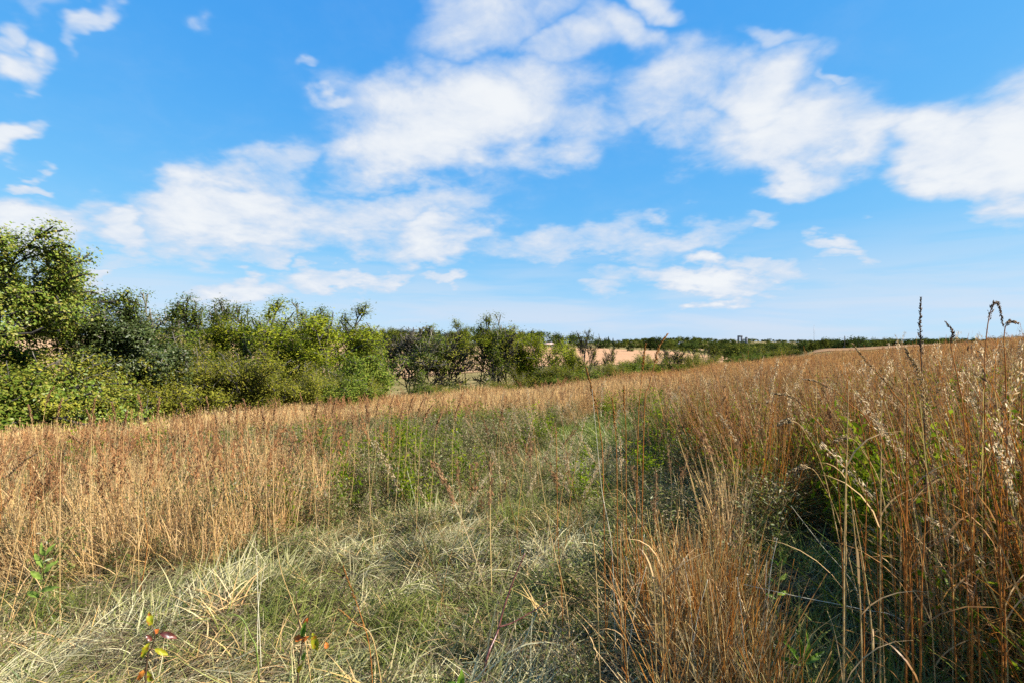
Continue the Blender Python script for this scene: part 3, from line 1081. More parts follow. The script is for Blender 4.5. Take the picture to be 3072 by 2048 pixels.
# --- the rest of the far woods as one mass (scattered copies of the far trees)
def scatter(name, pts, rots, scls, idx, protos, tint=None):
    me = bpy.data.meshes.new(name)
    n = len(pts)
    me.vertices.add(n)
    me.vertices.foreach_set('co', np.asarray(pts, np.float32).ravel())
    for nm, ty, dat in (('rot', 'FLOAT_VECTOR', rots), ('scl', 'FLOAT_VECTOR', scls), ('idx', 'INT', idx), ('tint', 'FLOAT', np.zeros(n) if tint is None else tint)):
        at = me.attributes.new(nm, ty, 'POINT')
        at.data.foreach_set('vector' if ty == 'FLOAT_VECTOR' else 'value', np.asarray(dat, np.int32 if ty == 'INT' else np.float32).ravel())
    o = link(bpy.data.objects.new(name, me))
    ng = bpy.data.node_groups.new(name + '_scatter', 'GeometryNodeTree')
    ng.interface.new_socket('Geometry', in_out='INPUT', socket_type='NodeSocketGeometry')
    ng.interface.new_socket('Geometry', in_out='OUTPUT', socket_type='NodeSocketGeometry')
    gi, go = ng.nodes.new('NodeGroupInput'), ng.nodes.new('NodeGroupOutput')
    jn = ng.nodes.new('GeometryNodeJoinGeometry')

    def attr(nm, ty):
        a = ng.nodes.new('GeometryNodeInputNamedAttribute')
        a.data_type = ty
        a.inputs['Name'].default_value = nm
        return a.outputs['Attribute']
    ar, as_, ai = attr('rot', 'FLOAT_VECTOR'), attr('scl', 'FLOAT_VECTOR'), attr('idx', 'INT')
    e2r = ng.nodes.new('FunctionNodeEulerToRotation')
    ng.links.new(ar, e2r.inputs[0])
    for k, pm in enumerate(protos):
        po = bpy.data.objects.new(name + '_clump', pm)         # never linked to the scene: only its shape is used
        oi = ng.nodes.new('GeometryNodeObjectInfo')
        oi.inputs['Object'].default_value = po
        ip = ng.nodes.new('GeometryNodeInstanceOnPoints')
        cp = ng.nodes.new('FunctionNodeCompare')
        cp.data_type = 'INT'
        cp.operation = 'EQUAL'
        ng.links.new(ai, cp.inputs[2])
        cp.inputs[3].default_value = k
        ng.links.new(cp.outputs[0], ip.inputs['Selection'])
        ng.links.new(gi.outputs[0], ip.inputs['Points'])
        ng.links.new(oi.outputs['Geometry'], ip.inputs['Instance'])
        ng.links.new(e2r.outputs[0], ip.inputs['Rotation'])
        ng.links.new(as_, ip.inputs['Scale'])
        ng.links.new(ip.outputs[0], jn.inputs[0])
    ng.links.new(jn.outputs[0], go.inputs[0])
    md = o.modifiers.new('scatter', 'NODES')
    md.node_group = ng
    return o


pts = []
rng = np.random.RandomState(15)
while len(pts) < 1500:
    th = math.radians(rng.uniform(-62, 62))
    r = rng.uniform(430, 1700)
    px = HX + FPX * math.tan(th)
    if vnoise(r * math.sin(th), r * math.cos(th), .006, 4) < .42:
        continue
    if (520 < px < 640 and r < 640) or (728 < px < 756 and 560 < r < 790):
        continue
    x, y = r * math.sin(th), r * math.cos(th)
    pts.append((x, y, H1(x, y) - .3))
pts = np.array(pts)
n = len(pts)
s = rng.uniform(.7, 1.05, n)
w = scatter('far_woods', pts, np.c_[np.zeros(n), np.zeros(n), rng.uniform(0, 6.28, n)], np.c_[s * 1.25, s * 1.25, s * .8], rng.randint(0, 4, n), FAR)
tag(w, 'dark mass of far woods covering the ridges on the horizon', 'woods', kind='stuff')

# ------------------------------------------------------------------ grasses of the meadow
def blades(rng, n, L, W, lean, curve, base_r, seg=4, az=None, az_s=None, z0=0.0, tipw=.15, twist=True, m=0, mb=None, droop=0.0):
    """n ribbons: length range, width range, lean range (radians), bend range; az fixes a main direction"""
    L = rng.uniform(*L, n)
    W = rng.uniform(*W, n)
    le = rng.uniform(*lean, n)
    cu = rng.uniform(*curve, n)
    a = rng.uniform(0, 2 * math.pi, n) if az is None else az + rng.randn(n) * az_s
    br = base_r * np.sqrt(rng.rand(n))
    ba = rng.uniform(0, 2 * math.pi, n)
    P = np.stack([br * np.cos(ba), br * np.sin(ba), np.full(n, z0) if np.isscalar(z0) else z0], -1)
    hd = np.stack([np.cos(a), np.sin(a), np.zeros(n)], -1)
    pts = [P]
    ang = le.copy()
    for s in range(seg):
        d = hd * np.sin(ang)[:, None] + np.array([0, 0, 1.0]) * np.cos(ang)[:, None]
        P = P + d * (L / seg)[:, None]
        pts.append(P)
        ang = ang + cu / seg
    pts = np.stack(pts, 1)                                    # n, seg+1, 3
    sa = rng.uniform(0, 2 * math.pi, n) if twist else a + math.pi / 2
    side = np.stack([np.cos(sa), np.sin(sa), np.zeros(n)], -1)
    if az is not None and not twist:
        side = np.stack([-np.sin(a), np.cos(a), rng.randn(n) * .3], -1)
    t = np.linspace(0, 1, seg + 1)
    prof = np.maximum(np.minimum(1, (1 - t) * 2.2), tipw)
    off = side[:, None] * (W[:, None, None] * .5) * prof[None, :, None]
    Vv = np.stack([pts - off, pts + off], 2).reshape(-1, 3)   # n*(seg+1)*2
    i = (np.arange(n) * (seg + 1) * 2)[:, None] + (np.arange(seg) * 2)[None]
    i = i.ravel()
    Qf = np.stack([i, i + 1, i + 3, i + 2], -1)
    mb.add(Vv, Qf, m=m)
    return pts


def flecks(rng, pts, per, t0, t1, sig, size, aspect, mb, m, along=True):
    """little leaves or seeds along given stems"""
    n, s = pts.shape[:2]
    t = rng.uniform(t0, t1, (n, per)) * (s - 1)
    i = np.minimum(t.astype(int), s - 2)
    f = (t - i)[..., None]
    ar = np.arange(n)[:, None]
    A, B = pts[ar, i], pts[ar, i + 1]
    P = (A * (1 - f) + B * f).reshape(-1, 3)
    d = (B - A).reshape(-1, 3)
    d /= np.linalg.norm(d, axis=1, keepdims=True) + 1e-9
    P = P + rng.randn(len(P), 3) * sig
    k = len(P)
    ax = d + rng.randn(k, 3) * (.45 if along else 1.2)
    ax /= np.linalg.norm(ax, axis=1, keepdims=True)
    b = np.cross(ax, rng.randn(k, 3))
    b /= np.linalg.norm(b, axis=1, keepdims=True) + 1e-9
    sz = size * rng.uniform(.6, 1.4, (k, 1))
    w = sz * aspect
    Vv = np.stack([P - ax * sz * .5, P + b * w * .5, P + ax * sz * .5, P - b * w * .5], 1).reshape(-1, 3)
    j = np.arange(k) * 4
    mb.add(Vv, np.stack([j, j + 1, j + 2, j + 3], -1), m=m)


G = {
    'straw': leaf_mat('straw_stems', [(.50, .33, .12), (.58, .41, .17), (.46, .26, .12), (.62, .49, .25), (.52, .35, .19)], .28, .0,
                      [(.36, .15, .04), (.46, .22, .065), (.40, .22, .07), (.52, .30, .11), (.30, .12, .035)], k=.9, var=.2),
    'rust': leaf_mat('rust_stems', [(.22, .075, .014), (.34, .125, .02), (.44, .22, .05), (.30, .15, .05), (.46, .32, .13), (.26, .24, .05)], .42, .02, k=.9, var=.3),
    'pale': leaf_mat('pale_matted_blades', [(.32, .27, .13), (.46, .40, .22), (.60, .54, .33), (.22, .22, .07), (.38, .33, .16)], .22, .0,
                     [(.10, .125, .02), (.17, .19, .035), (.27, .265, .08), (.08, .105, .018), (.36, .33, .15)], k=.9, var=.25),
    'green': leaf_mat('green_blades', [(.065, .10, .008), (.10, .145, .012), (.15, .195, .018), (.20, .21, .03)], .40, .03, k=.9, var=.3),
    'weed': leaf_mat('weed_leaves', [(.075, .10, .018), (.11, .135, .024), (.15, .165, .035), (.16, .13, .05), (.24, .20, .08)], .35, .02, k=.9, var=.3),
    'bright': leaf_mat('bright_weed_leaves', [(.09, .16, .008), (.15, .20, .010), (.23, .25, .015)], .5, .0, k=.9, var=.25),
    'seed': leaf_mat('seed_heads', [(.17, .085, .04), (.24, .125, .06), (.31, .18, .09), (.24, .145, .08)], .35, .0,
                     [(.28, .12, .045), (.35, .165, .065), (.42, .22, .10), (.31, .15, .07)], k=.9, var=.2),
    'fluff': leaf_mat('pale_seed_fluff', [(.44, .31, .16), (.56, .43, .25), (.66, .54, .36)], .6, .0, k=.9, var=.15),
    'dead': leaf_mat('dead_brown_stems', [(.06, .038, .018), (.11, .075, .04), (.18, .13, .075), (.27, .21, .13)], .2, .01, k=.9, var=.25),
}
GM = [G[k] for k in ('straw', 'rust', 'pale', 'green', 'weed', 'bright', 'seed', 'fluff', 'dead')]
STRAW, RUST, PALE, GREEN, WEED, BRIGHT, SEED, FLUFF, DEAD = range(9)


def clump(fn, seed):
    rng = np.random.RandomState(seed)
    mb = MB()
    fn(rng, mb)
    return mb.mesh('grass_clump', GM)


def bluestem(rng, mb, n=20, h=(.65, 1.0), wide=.13, plume=.5):
    p = blades(rng, n, h, (.004, .0075), (.0, .30), (-.1, .45), wide, 5, m=STRAW, mb=mb, tipw=.5)
    blades(rng, int(n * 1.1), (.22, .55), (.005, .010), (.05, .6), (.4, 2.2), wide * 1.2, 4, m=STRAW, mb=mb)
    # leaves leaving the stems half way
    q = p[:, 2][rng.randint(0, n, n)]
    k = len(q)
    b2 = MB()
    pts = blades(rng, k, (.15, .32), (.003, .006), (.3, .9), (.5, 1.8), 0, 3, m=STRAW, mb=b2)
    b2.v[0] = b2.v[0] + np.repeat(q * rng.uniform(.6, 1.0, (k, 1)), 8, axis=0)
    mb.add(b2.v[0], b2.q[0], m=STRAW)
    sel = p[rng.rand(n) < plume]
    if len(sel):
        flecks(rng, sel, 9, .62, 1.0, .007, .028, .2, mb, STRAW)
        flecks(rng, sel[:2], 14, .66, 1.0, .007, .028, .22, mb, SEED)
    blades(rng, 10, (.10, .3), (.004, .007), (.2, .9), (.3, 1.2), wide * 1.4, 3, m=DEAD, mb=mb)


def bluestem_far(rng, mb, n=34, h=(.6, 1.0), wide=.34):
    p = blades(rng, n, h, (.007, .012), (.0, .25), (-.05, .35), wide, 3, m=STRAW, mb=mb, tipw=.5)
    blades(rng, n, (.3, .6), (.009, .016), (.05, .7), (.4, 1.8), wide, 3, m=STRAW, mb=mb)
    flecks(rng, p[rng.rand(n) < .22], 7, .6, 1.0, .014, .06, .25, mb, SEED)
    flecks(rng, p[rng.rand(n) < .4], 6, .55, 1.0, .014, .06, .22, mb, STRAW)
    blades(rng, 8, (.25, .5), (.009, .016), (.05, .7), (.4, 1.5), wide, 3, m=GREEN, mb=mb)


def drybase(rng, mb):
    blades(rng, 46, (.18, .5), (.004, .009), (.1, .9), (.5, 2.6), .16, 5, m=STRAW, mb=mb)
    blades(rng, 22, (.10, .35), (.004, .008), (.3, 1.2), (.3, 1.5), .18, 4, m=DEAD, mb=mb)
    blades(rng, 12, (.15, .35), (.004, .008), (.1, .7), (.4, 1.4), .16, 4, m=GREEN, mb=mb)


def matted(rng, mb):
    # laid over: hanks of long blades that start together and fan out
    for k in range(6):
        a = rng.randn() * .55
        b2 = MB()
        blades(rng, 15, (.18, .55), (.003, .010), (.5, 1.45), (-.7, 2.4), .10, 5, az=a, az_s=.30, m=PALE, mb=b2, twist=False)
        mb.add(b2.v[0] + np.r_[rng.uniform(-.2, .2, 2), rng.uniform(0, .05)], b2.q[0], m=PALE)
    blades(rng, 26, (.12, .4), (.004, .007), (.3, 1.3), (.3, 1.6), .28, 5, m=PALE, mb=mb)
    blades(rng, 12, (.10, .30), (.004, .008), (.2, 1.0), (.3, 1.3), .28, 4, m=GREEN, mb=mb)
    blades(rng, 26, (.15, .45), (.003, .006), (.5, 1.4), (.1, .9), .28, 4, m=DEAD, mb=mb)


def tuft(rng, mb):
    blades(rng, 34, (.08, .26), (.004, .009), (.05, .9), (.3, 1.5), .13, 4, m=GREEN, mb=mb)
    blades(rng, 14, (.08, .22), (.004, .007), (.2, 1.1), (.3, 1.2), .15, 4, m=PALE, mb=mb)


def thatch(rng, mb):
    # litter on the soil: dead blades lying every way, some bleached, some rotted dark
    blades(rng, 70, (.10, .38), (.003, .009), (1.15, 1.6), (-.3, .4), .30, 4, m=DEAD, mb=mb, z0=rng.uniform(.005, .05, 70))
    blades(rng, 30, (.10, .35), (.003, .008), (1.0, 1.55), (-.2, .5), .30, 4, m=PALE, mb=mb, z0=rng.uniform(.01, .06, 30))
    blades(rng, 12, (.05, .16), (.003, .006), (.2, 1.1), (.2, 1.0), .28, 3, m=GREEN, mb=mb)


def weedy(rng, mb, h=(.45, .8), leaf=WEED):
    p = blades(rng, 12, h, (.004, .006), (0, .3), (-.1, .3), .13, 5, m=DEAD, mb=mb, tipw=.6)
    flecks(rng, p, 26, .15, 1.0, .03, .045, .28, mb, leaf, along=False)
    blades(rng, 14, (.05, .22), (.002, .003), (.2, .9), (.1, .5), .1, 3, m=DEAD, mb=mb, z0=rng.uniform(.3, .6, 14))
    flecks(rng, p[:5], 8, .75, 1.0, .02, .018, .6, mb, FLUFF if leaf == WEED else leaf, along=False)
    blades(rng, 16, (.2, .5), (.003, .006), (.1, .7), (.3, 1.4), .16, 4, m=STRAW, mb=mb)
    blades(rng, 24, (.15, .45), (.004, .008), (.1, .7), (.3, 1.4), .17, 4, m=GREEN, mb=mb)


def brightweed(rng, mb):
    p = blades(rng, 9, (.45, .85), (.004, .006), (0, .3), (-.1, .3), .14, 5, m=GREEN, mb=mb, tipw=.6)
    flecks(rng, p, 30, .2, 1.0, .045, .048, .40, mb, BRIGHT, along=False)


def tallrust(rng, mb):
    p = blades(rng, 16, (1.0, 1.65), (.0045, .0075), (0, .25), (-.1, .35), .12, 7, m=RUST, mb=mb, tipw=.4)
    blades(rng, 26, (.4, .95), (.005, .010), (.05, .55), (.3, 2.0), .14, 6, m=RUST, mb=mb)
    b2 = MB()
    q = p[:, 3][rng.randint(0, 16, 22)]
    blades(rng, 22, (.2, .5), (.004, .008), (.3, 1.0), (.4, 1.8), 0, 4, m=RUST, mb=b2)
    mb.add(b2.v[0] + np.repeat(q * rng.uniform(.5, 1.0, (22, 1)), 10, axis=0), b2.q[0], m=RUST)
    blades(rng, 22, (.3, .95), (.005, .009), (.05, .6), (.3, 1.6), .15, 5, m=GREEN, mb=mb)
    flecks(rng, p[:4], 12, .2, .65, .05, .05, .35, mb, BRIGHT, along=False)
    blades(rng, 18, (.2, .6), (.004, .008), (.2, 1.0), (.4, 2.0), .16, 5, m=DEAD, mb=mb)
    flecks(rng, p[:7], 46, .74, 1.0, .010, .024, .24, mb, SEED)


def drystems(rng, mb):
    # tall bare reddish stems with pale curled blades at their foot
    p = blades(rng, 20, (.6, 1.05), (.004, .006), (0, .25), (-.05, .25), .13, 6, m=RUST, mb=mb, tipw=.5)
    blades(rng, 18, (.4, .8), (.0035, .006), (.05, .5), (0, .5), .15, 5, m=STRAW, mb=mb, tipw=.5)
    blades(rng, 26, (.2, .5), (.005, .010), (.2, .9), (.6, 2.6), .17, 6, m=PALE, mb=mb)
    blades(rng, 24, (.2, .5), (.004, .008), (.2, 1.1), (.4, 2.0), .18, 5, m=DEAD, mb=mb)


def plumestem(rng, mb):
    p = blades(rng, 3, (1.05, 1.4), (.004, .0055), (.02, .2), (0, .45), .06, 7, m=STRAW, mb=mb, tipw=.6)
    flecks(rng, p, 70, .68, 1.0, .011, .040, .24, mb, SEED)


def indian(rng, mb):
    p = blades(rng, 2, (1.25, 1.75), (.004, .006), (.02, .22), (.05, .7), .05, 8, m=RUST, mb=mb, tipw=.6)
    flecks(rng, p, 110, .74, 1.0, .011, .022, .3, mb, FLUFF)


CL = {k: [clump(f, 100 + 10 * i + j) for j in range(nv)] for i, (k, f, nv) in enumerate((
    ('bluestem', bluestem, 4), ('far', bluestem_far, 3), ('base', drybase, 3), ('mat', matted, 4), ('tuft', tuft, 3), ('weed', weedy, 4), ('bright', brightweed, 3),
    ('rust', tallrust, 4), ('dry', drystems, 3), ('plume', plumestem, 4), ('indian', indian, 4), ('thatch', thatch, 4)))}

# the beaten trail through the meadow (ground metres) and the second one on its right
TRAIL = np.array([(-7.0, 2.2), (-3.0, 3.3), (-1.0, 3.9), (.2, 5.2), (.7, 7.0), (1.3, 9.5), (2.3, 13.0), (3.0, 16.5)])
TRAILW = np.array([1.3, 1.3, 1.45, 1.45, 1.25, 1.1, 1.5, .7])
TRAIL2 = np.array([(1.45, .5), (1.55, 2.2), (1.85, 3.1), (2.35, 3.9), (2.9, 4.9)])
TRAIL2W = np.array([.42, .40, .38, .36, .12])


def polydist(x, y, P, W):
    """distance to a polyline less its half width there: negative inside"""
    best = np.full(np.shape(x), 1e9)
    for i in range(len(P) - 1):
        a, b = P[i], P[i + 1]
        ab = b - a
        t = np.clip(((x - a[0]) * ab[0] + (y - a[1]) * ab[1]) / (ab @ ab), 0, 1)
        d = np.hypot(x - a[0] - t * ab[0], y - a[1] - t * ab[1]) - (W[i] * (1 - t) + W[i + 1] * t)
        best = np.minimum(best, d)
    return best


def zones(x, y):
    nz = (vnoise(x, y, .9, 3) - .5) * .9 + (vnoise(x, y, 2.3, 6) - .5) * .5
    d1 = polydist(x, y, TRAIL, TRAILW) + nz
    # everything in front of the camera's feet left of the dry clump is trodden too
    front = np.maximum(y - 3.6 - .35 * np.minimum(x, 0) * -.2, x - .35) + nz * .6
    d1 = np.minimum(d1, front)
    d2 = polydist(x, y, TRAIL2, TRAIL2W) + nz * .3
    return d1, d2


HOLES = [(-3.25, 4.5, .52), (-2.75, 4.35, .3), (-3.8, 4.6, .3), (-.62, 6.1, .42), (2.6, 4.2, .50), (-1.05, 4.5, .18), (3.1, 4.0, .3), (1.9, 11.2, .5)]     # hollows without grass


def in_hole(x, y):
    h = np.zeros(np.shape(x), bool)
    for hx, hy, hr in HOLES:
        h |= np.hypot(x - hx, (y - hy) * 1.3) < hr
    return h


def sample(rng, dens, rmin, rmax, th=54.0, jitter=True):
    """random points in the view wedge (a little wider than the picture), dens per square metre"""
    area = math.radians(2 * th) / 2 * (rmax ** 2 - rmin ** 2)
    n = int(area * dens)
    r = np.sqrt(rng.uniform(rmin ** 2, rmax ** 2, n))
    t = np.radians(rng.uniform(-th, th, n))
    return r * np.sin(t), r * np.cos(t)


class Field:
    def __init__(self):
        self.x, self.y, self.s, self.h, self.rx, self.az, self.k, self.t = [], [], [], [], [], [], [], []

    def add(self, x, y, s, h, lean, az, k, tint):
        n = len(x)
        f = lambda v: np.broadcast_to(np.asarray(v, float), (n,))
        for a, v in zip((self.x, self.y, self.s, self.h, self.rx, self.az, self.k, self.t), (x, y, s, h, lean, az, k, tint)):
            a.append(f(v))

    def build(self, name, protos, label, cat):
        c = [np.concatenate(a) for a in (self.x, self.y, self.s, self.h, self.rx, self.az, self.k, self.t)]
        x, y, s, h, lean, az, k, t = c
        z = hgt(x, y) - .015
        rot = np.c_[lean * 0, lean, az]
        o = scatter(name, np.c_[x, y, z], rot, np.c_[s, s, h], k.astype(int), protos, np.clip(t, 0, 1))
        return tag(o, label, cat, kind='stuff')


rg = np.random.RandomState(77)
U = rg.uniform


def rust_tint(x, y):
    """how red the standing grass is: red along the crest and on the right, straw on the left"""
    r = np.hypot(x, y)
    t = .12 + .34 * sstep(14, 34, r) + .42 * sstep(3, 11, x) - .12 * sstep(0, -6, x) * (1 - sstep(10, 25, r))
    return np.clip(t + .6 * (vnoise(x, y, .35, 7) - .5), 0, 1)


def mid_weeds(x, y):
    """share of weeds among the grass: highest on the mound in the middle"""
    e = np.exp(-((np.maximum(np.abs(x - 2.0) - 1.5, 0) / 3.6) ** 2 + ((y - 10.0) / 6.5) ** 2))
    e2 = np.exp(-(((x - 5.0) / 3.0) ** 2 + ((y - 6.5) / 3.5) ** 2))
    e3 = np.exp(-(((x + 6.0) / 7.0) ** 2 + ((y - 13.0) / 4.0) ** 2))
    return np.clip(.95 * e + .8 * e2 + .55 * e3 + .8 * (vnoise(x, y, .42, 9) - .42) * (1 - .5 * sstep(-2, -5, x) * (y < 7)), 0, 1)


meadow, mattedf, tufts, weeds, rustf, plumes = Field(), Field(), Field(), Field(), Field(), Field()
bands = [(1.1, 7, 20, 1.0), (7, 12, 14, 1.15), (12, 18, 10, 1.4)]
for r0, r1, dens, sc in bands:
    x, y = sample(rg, dens, r0, r1, 58)
    d1, d2 = zones(x, y)
    mw = mid_weeds(x, y)
    right = sstep(1.2, 2.6, x - .12 * y) * (1 - sstep(7.5, 11, y))
    ok = (U(size=len(x)) < sstep(-.35, .75, d1)) & (d2 > .02) & ~in_hole(x, y) & (U(size=len(x)) > mw * .8) & (U(size=len(x)) > right * .75)
    ok &= ~((y < 3.3) & (np.abs(x) < 2.2))
    thin = vnoise(x, y, .75, 31) * .6 + vnoise(x, y, 1.9, 32) * .4
    ok &= U(size=len(x)) < .12 + 1.3 * sstep(.25, .6, thin)
    xx, yy = x[ok], y[ok]
    n = len(xx)
    hh = U(.62, 1.18, n) * (1 - .30 * sstep(8, 11, np.hypot(xx, yy)) * sstep(2, -2, xx)) * (.8 + .4 * sstep(.3, .65, thin[ok])) * (.72 + .28 * sstep(0, .8, d1[ok])) * (1 - .25 * mw[ok]) * (.85 + .3 * vnoise(xx, yy, .6, 5))
    lod = sstep(.52, .75, vnoise(xx, yy, .45, 51))
    laz = 2.6 + 4 * (vnoise(xx, yy, .3, 52) - .5)
    meadow.add(xx, yy, sc * U(.85, 1.15, n), hh * (1 - .15 * lod), U(-.12, .22, n) + .5 * lod * U(.3, 1.2, n), np.where(lod > .1, laz + .5 * rg.randn(n), U(0, 6.28, n)), rg.randint(0, 4, n), rust_tint(xx, yy))
    # dry bases in the same places
    sel = U(size=n) < .5
    m_ = sel.sum()
    meadow.add(xx[sel] + U(-.1, .1, m_), yy[sel] + U(-.1, .1, m_), sc * U(.8, 1.2, m_), U(.7, 1.1, m_), 0, U(0, 6.28, m_), 4 + rg.randint(0, 3, m_), rust_tint(xx[sel], yy[sel]))
    # plumes standing above the grass
    pk = (U(size=n) < .20 + .14 * (xx < -1)) & (yy > 4.0)
    m_ = pk.sum()
    plumes.add(xx[pk], yy[pk], 1.0, U(.85, 1.1, m_), U(-.08, .12, m_), U(0, 6.28, m_), rg.randint(0, 4, m_), U(0, 1, m_))
    # weeds
    x, y = sample(rg, dens * .95, r0, r1, 58)
    d1, d2 = zones(x, y)
    mw = mid_weeds(x, y)
    ok = (d1 > -.25 - 1.6 * sstep(4.2, 6.5, y) * (1 - sstep(8, 9.5, y)) * (U(size=len(x)) < .5)) & (d2 > -.1) & ~in_hole(x, y) & (U(size=len(x)) < mw * .9 + .10) & ~((y < 3.3) & (np.abs(x) < 2.0))
    m_ = ok.sum()
    weeds.add(x[ok], y[ok], sc * U(.9, 1.3, m_), U(.7, 1.15, m_) * (.42 + .58 * sstep(-.4, .9, d1[ok])), U(-.2, .35, m_), U(0, 6.28, m_), rg.randint(0, 4, m_), 0)
    br = ok & (U(size=len(x)) < np.where((x > 3.2) & (y < 9), .85, .06))
    m_ = br.sum()
    weeds.add(x[br], y[br], sc * U(.9, 1.3, m_), U(.8, 1.4, m_), U(-.15, .2, m_), U(0, 6.28, m_), 4 + rg.randint(0, 3, m_), 0)

# green grass strip between the meadow front and the trees, and on the slope
x, y = sample(rg, 3.2, 8.5, 24, 56)
ok = (U(size=len(x)) < np.where(x < 1, .8 * sstep(.35, .6, vnoise(x, y, .22, 81)), .45 * sstep(.45, .7, vnoise(x, y, .3, 82))))
n = ok.sum()
tufts.add(x[ok], y[ok], U(2.0, 3.2, n), U(1.4, 2.6, n), 0, U(0, 6.28, n), rg.randint(0, 3, n), 0)
# leafy yellow green weeds on the right slope
x, y = sample(rg, 9, 3.0, 9.5, 60)
ok = (x > 2.6) & (y < 8) & (U(size=len(x)) < sstep(.35, .62, vnoise(x, y, .8, 83)))
n = ok.sum()
weeds.add(x[ok], y[ok], U(.9, 1.3, n), U(1.0, 1.55, n), U(-.15, .2, n), U(0, 6.28, n), 4 + rg.randint(0, 3, n), 0)

# the far meadow to the crest and a little beyond
for r0, r1, dens in ((18, 30, 6.5), (30, 72, 4.2)):
    x, y = sample(rg, dens, r0, r1, 56)
    r, th = np.hypot(x, y), np.degrees(np.arctan2(x, y))
    ok = (r < crest(th) + 9) & (polydist(x, y, TRAIL, TRAILW) > 0)
    ok &= ~((th < -12) & (r > crest(th) - 2 + 3 * vnoise(x, y, .3, 2)))
    x, y = x[ok], y[ok]
    n = len(x)
    gaps = vnoise(x, y, .28, 12)
    f = 1.0 if r0 < 20 else 1.35
    meadow.add(x, y, f * U(.9, 1.3, n), U(.75, 1.2, n) * (.75 + .45 * gaps), U(-.1, .15, n), U(0, 6.28, n), 7 + rg.randint(0, 3, n), rust_tint(x, y))
    pk = U(size=n) < .05
    m_ = pk.sum()
    plumes.add(x[pk], y[pk], 1.6, U(.85, 1.1, m_), U(-.08, .12, m_), U(0, 6.28, m_), rg.randint(0, 4, m_), U(.3, 1, m_))
    gk = U(size=n) < .45 * (gaps < .48) + .06
    m_ = gk.sum()
    weeds.add(x[gk], y[gk], 2.2 * U(.9, 1.3, m_), U(.7, 1.0, m_), 0, U(0, 6.28, m_), rg.randint(0, 4, m_), 0)

# beaten straw on the trails
for r0, r1, dens in ((1.0, 6, 21), (6, 11, 12), (11, 18, 8)):
    x, y = sample(rg, dens, r0, r1, 60)
    d1, d2 = zones(x, y)
    ok = ((d1 < .25) | (d2 < .12)) & ~in_hole(x, y) & (U(size=len(x)) > .75 * sstep(9, 10.5, y))
    x, y, d1, d2 = x[ok], y[ok], d1[ok], d2[ok]
    n = len(x)
    az = .5 + 1.8 * (vnoise(x, y, .55, 21) - .5) + 1.5 * (vnoise(x, y, 1.4, 22) - .5) + .3 * rg.randn(n)          # which way the blades were laid
    green = np.clip(.15 + 3.2 * (vnoise(x, y, 1.1, 23) - .48) + .8 * (U(size=n) - .5) + .3 * sstep(-1.0, -3.5, x) + .6 * sstep(8.5, 12, y) + .4 * (d2 < .12), 0, 1)
    mattedf.add(x, y, U(.8, 1.2, n) * (1 if r1 < 7 else 1.3), U(.15, .8, n) * (.6 + .9 * vnoise(x, y, 1.3, 61)), U(-.2, .4, n), az, rg.randint(0, 4, n), green)
    gk = U(size=n) < .42 + .6 * sstep(7.5, 10, y) + .55 * green * (.4 + .6 * sstep(8, 13, y)) + .3 * (d2 < .1)
    m_ = gk.sum()
    tufts.add(x[gk] + U(-.15, .15, m_), y[gk] + U(-.15, .15, m_), U(.8, 1.3, m_) * (1 if r1 < 7 else 1.5), U(.7, 1.2, m_), 0, U(0, 6.28, m_), rg.randint(0, 3, m_), 0)

# litter on the soil everywhere near, in the hollows too
for r0, r1, dens, f in ((1.0, 6.5, 14, 1.0), (6.5, 13, 5, 1.6)):
    x, y = sample(rg, dens, r0, r1, 60)
    n = len(x)
    mattedf.add(x, y, f * U(.8, 1.2, n), U(.6, 1.3, n), 0, U(0, 6.28, n), 7 + rg.randint(0, 4, n), np.clip(.2 + .8 * U(size=n), 0, 1))

# bright low grass where the trail widens
x, y = sample(rg, 22, 9.5, 17.5, 30)
d1 = polydist(x, y, TRAIL, TRAILW) + (vnoise(x, y, .9, 3) - .5) * .8
ok = d1 < .1
n = ok.sum()
tufts.add(x[ok], y[ok], U(1.4, 2.0, n), U(.9, 1.6, n), 0, U(0, 6.28, n), rg.randint(0, 3, n), 0)

# dead curled blades, little weeds and broken stems in the flattened straw and along its edge
x, y = sample(rg, 13, 1.2, 10, 60)
d1, d2 = zones(x, y)
ok = (d1 < .55) & ~in_hole(x, y) & (U(size=len(x)) < .25 + .75 * vnoise(x, y, 1.2, 71))
n = ok.sum()
mattedf.add(x[ok], y[ok], U(.7, 1.2, n), U(.35, .8, n), U(-.3, .5, n), U(0, 6.28, n), 4 + rg.randint(0, 3, n), 0)
ok = ok & (U(size=len(x)) < .35)
n = ok.sum()
weeds.add(x[ok], y[ok], U(.5, .9, n), U(.25, .6, n), U(-.3, .4, n), U(0, 6.28, n), rg.randint(0, 4, n), 0)

# tall rusty grass on the right
x, y = sample(rg, 21, 1.0, 11, 66)
d1, d2 = zones(x, y)
right = sstep(1.35, 2.5, x - .10 * y) * (1 - .6 * sstep(6, 10, y))
ok = (d1 > .1) & (d2 > .08) & ~in_hole(x, y) & (U(size=len(x)) < right) & (np.hypot(x, y) > 1.6) & ~((x < 1.45) & (y < 2.4))
m_ = ok.sum()
rustf.add(x[ok], y[ok], U(.9, 1.25, m_), U(.62, 1.08, m_), U(-.05, .22, m_), U(2.4, 3.9, m_), rg.randint(0, 4, m_), 0)
bk = ok & (U(size=len(x)) < .7)
m_ = bk.sum()
rustf.add(x[bk] + U(-.15, .15, m_), y[bk] + U(-.15, .15, m_), U(.9, 1.3, m_), U(.8, 1.4, m_), 0, U(0, 6.28, m_), 7 + rg.randint(0, 3, m_), .6)
ik = ok & (U(size=len(x)) < .22) & (np.hypot(x, y) > 2.5)
m_ = ik.sum()
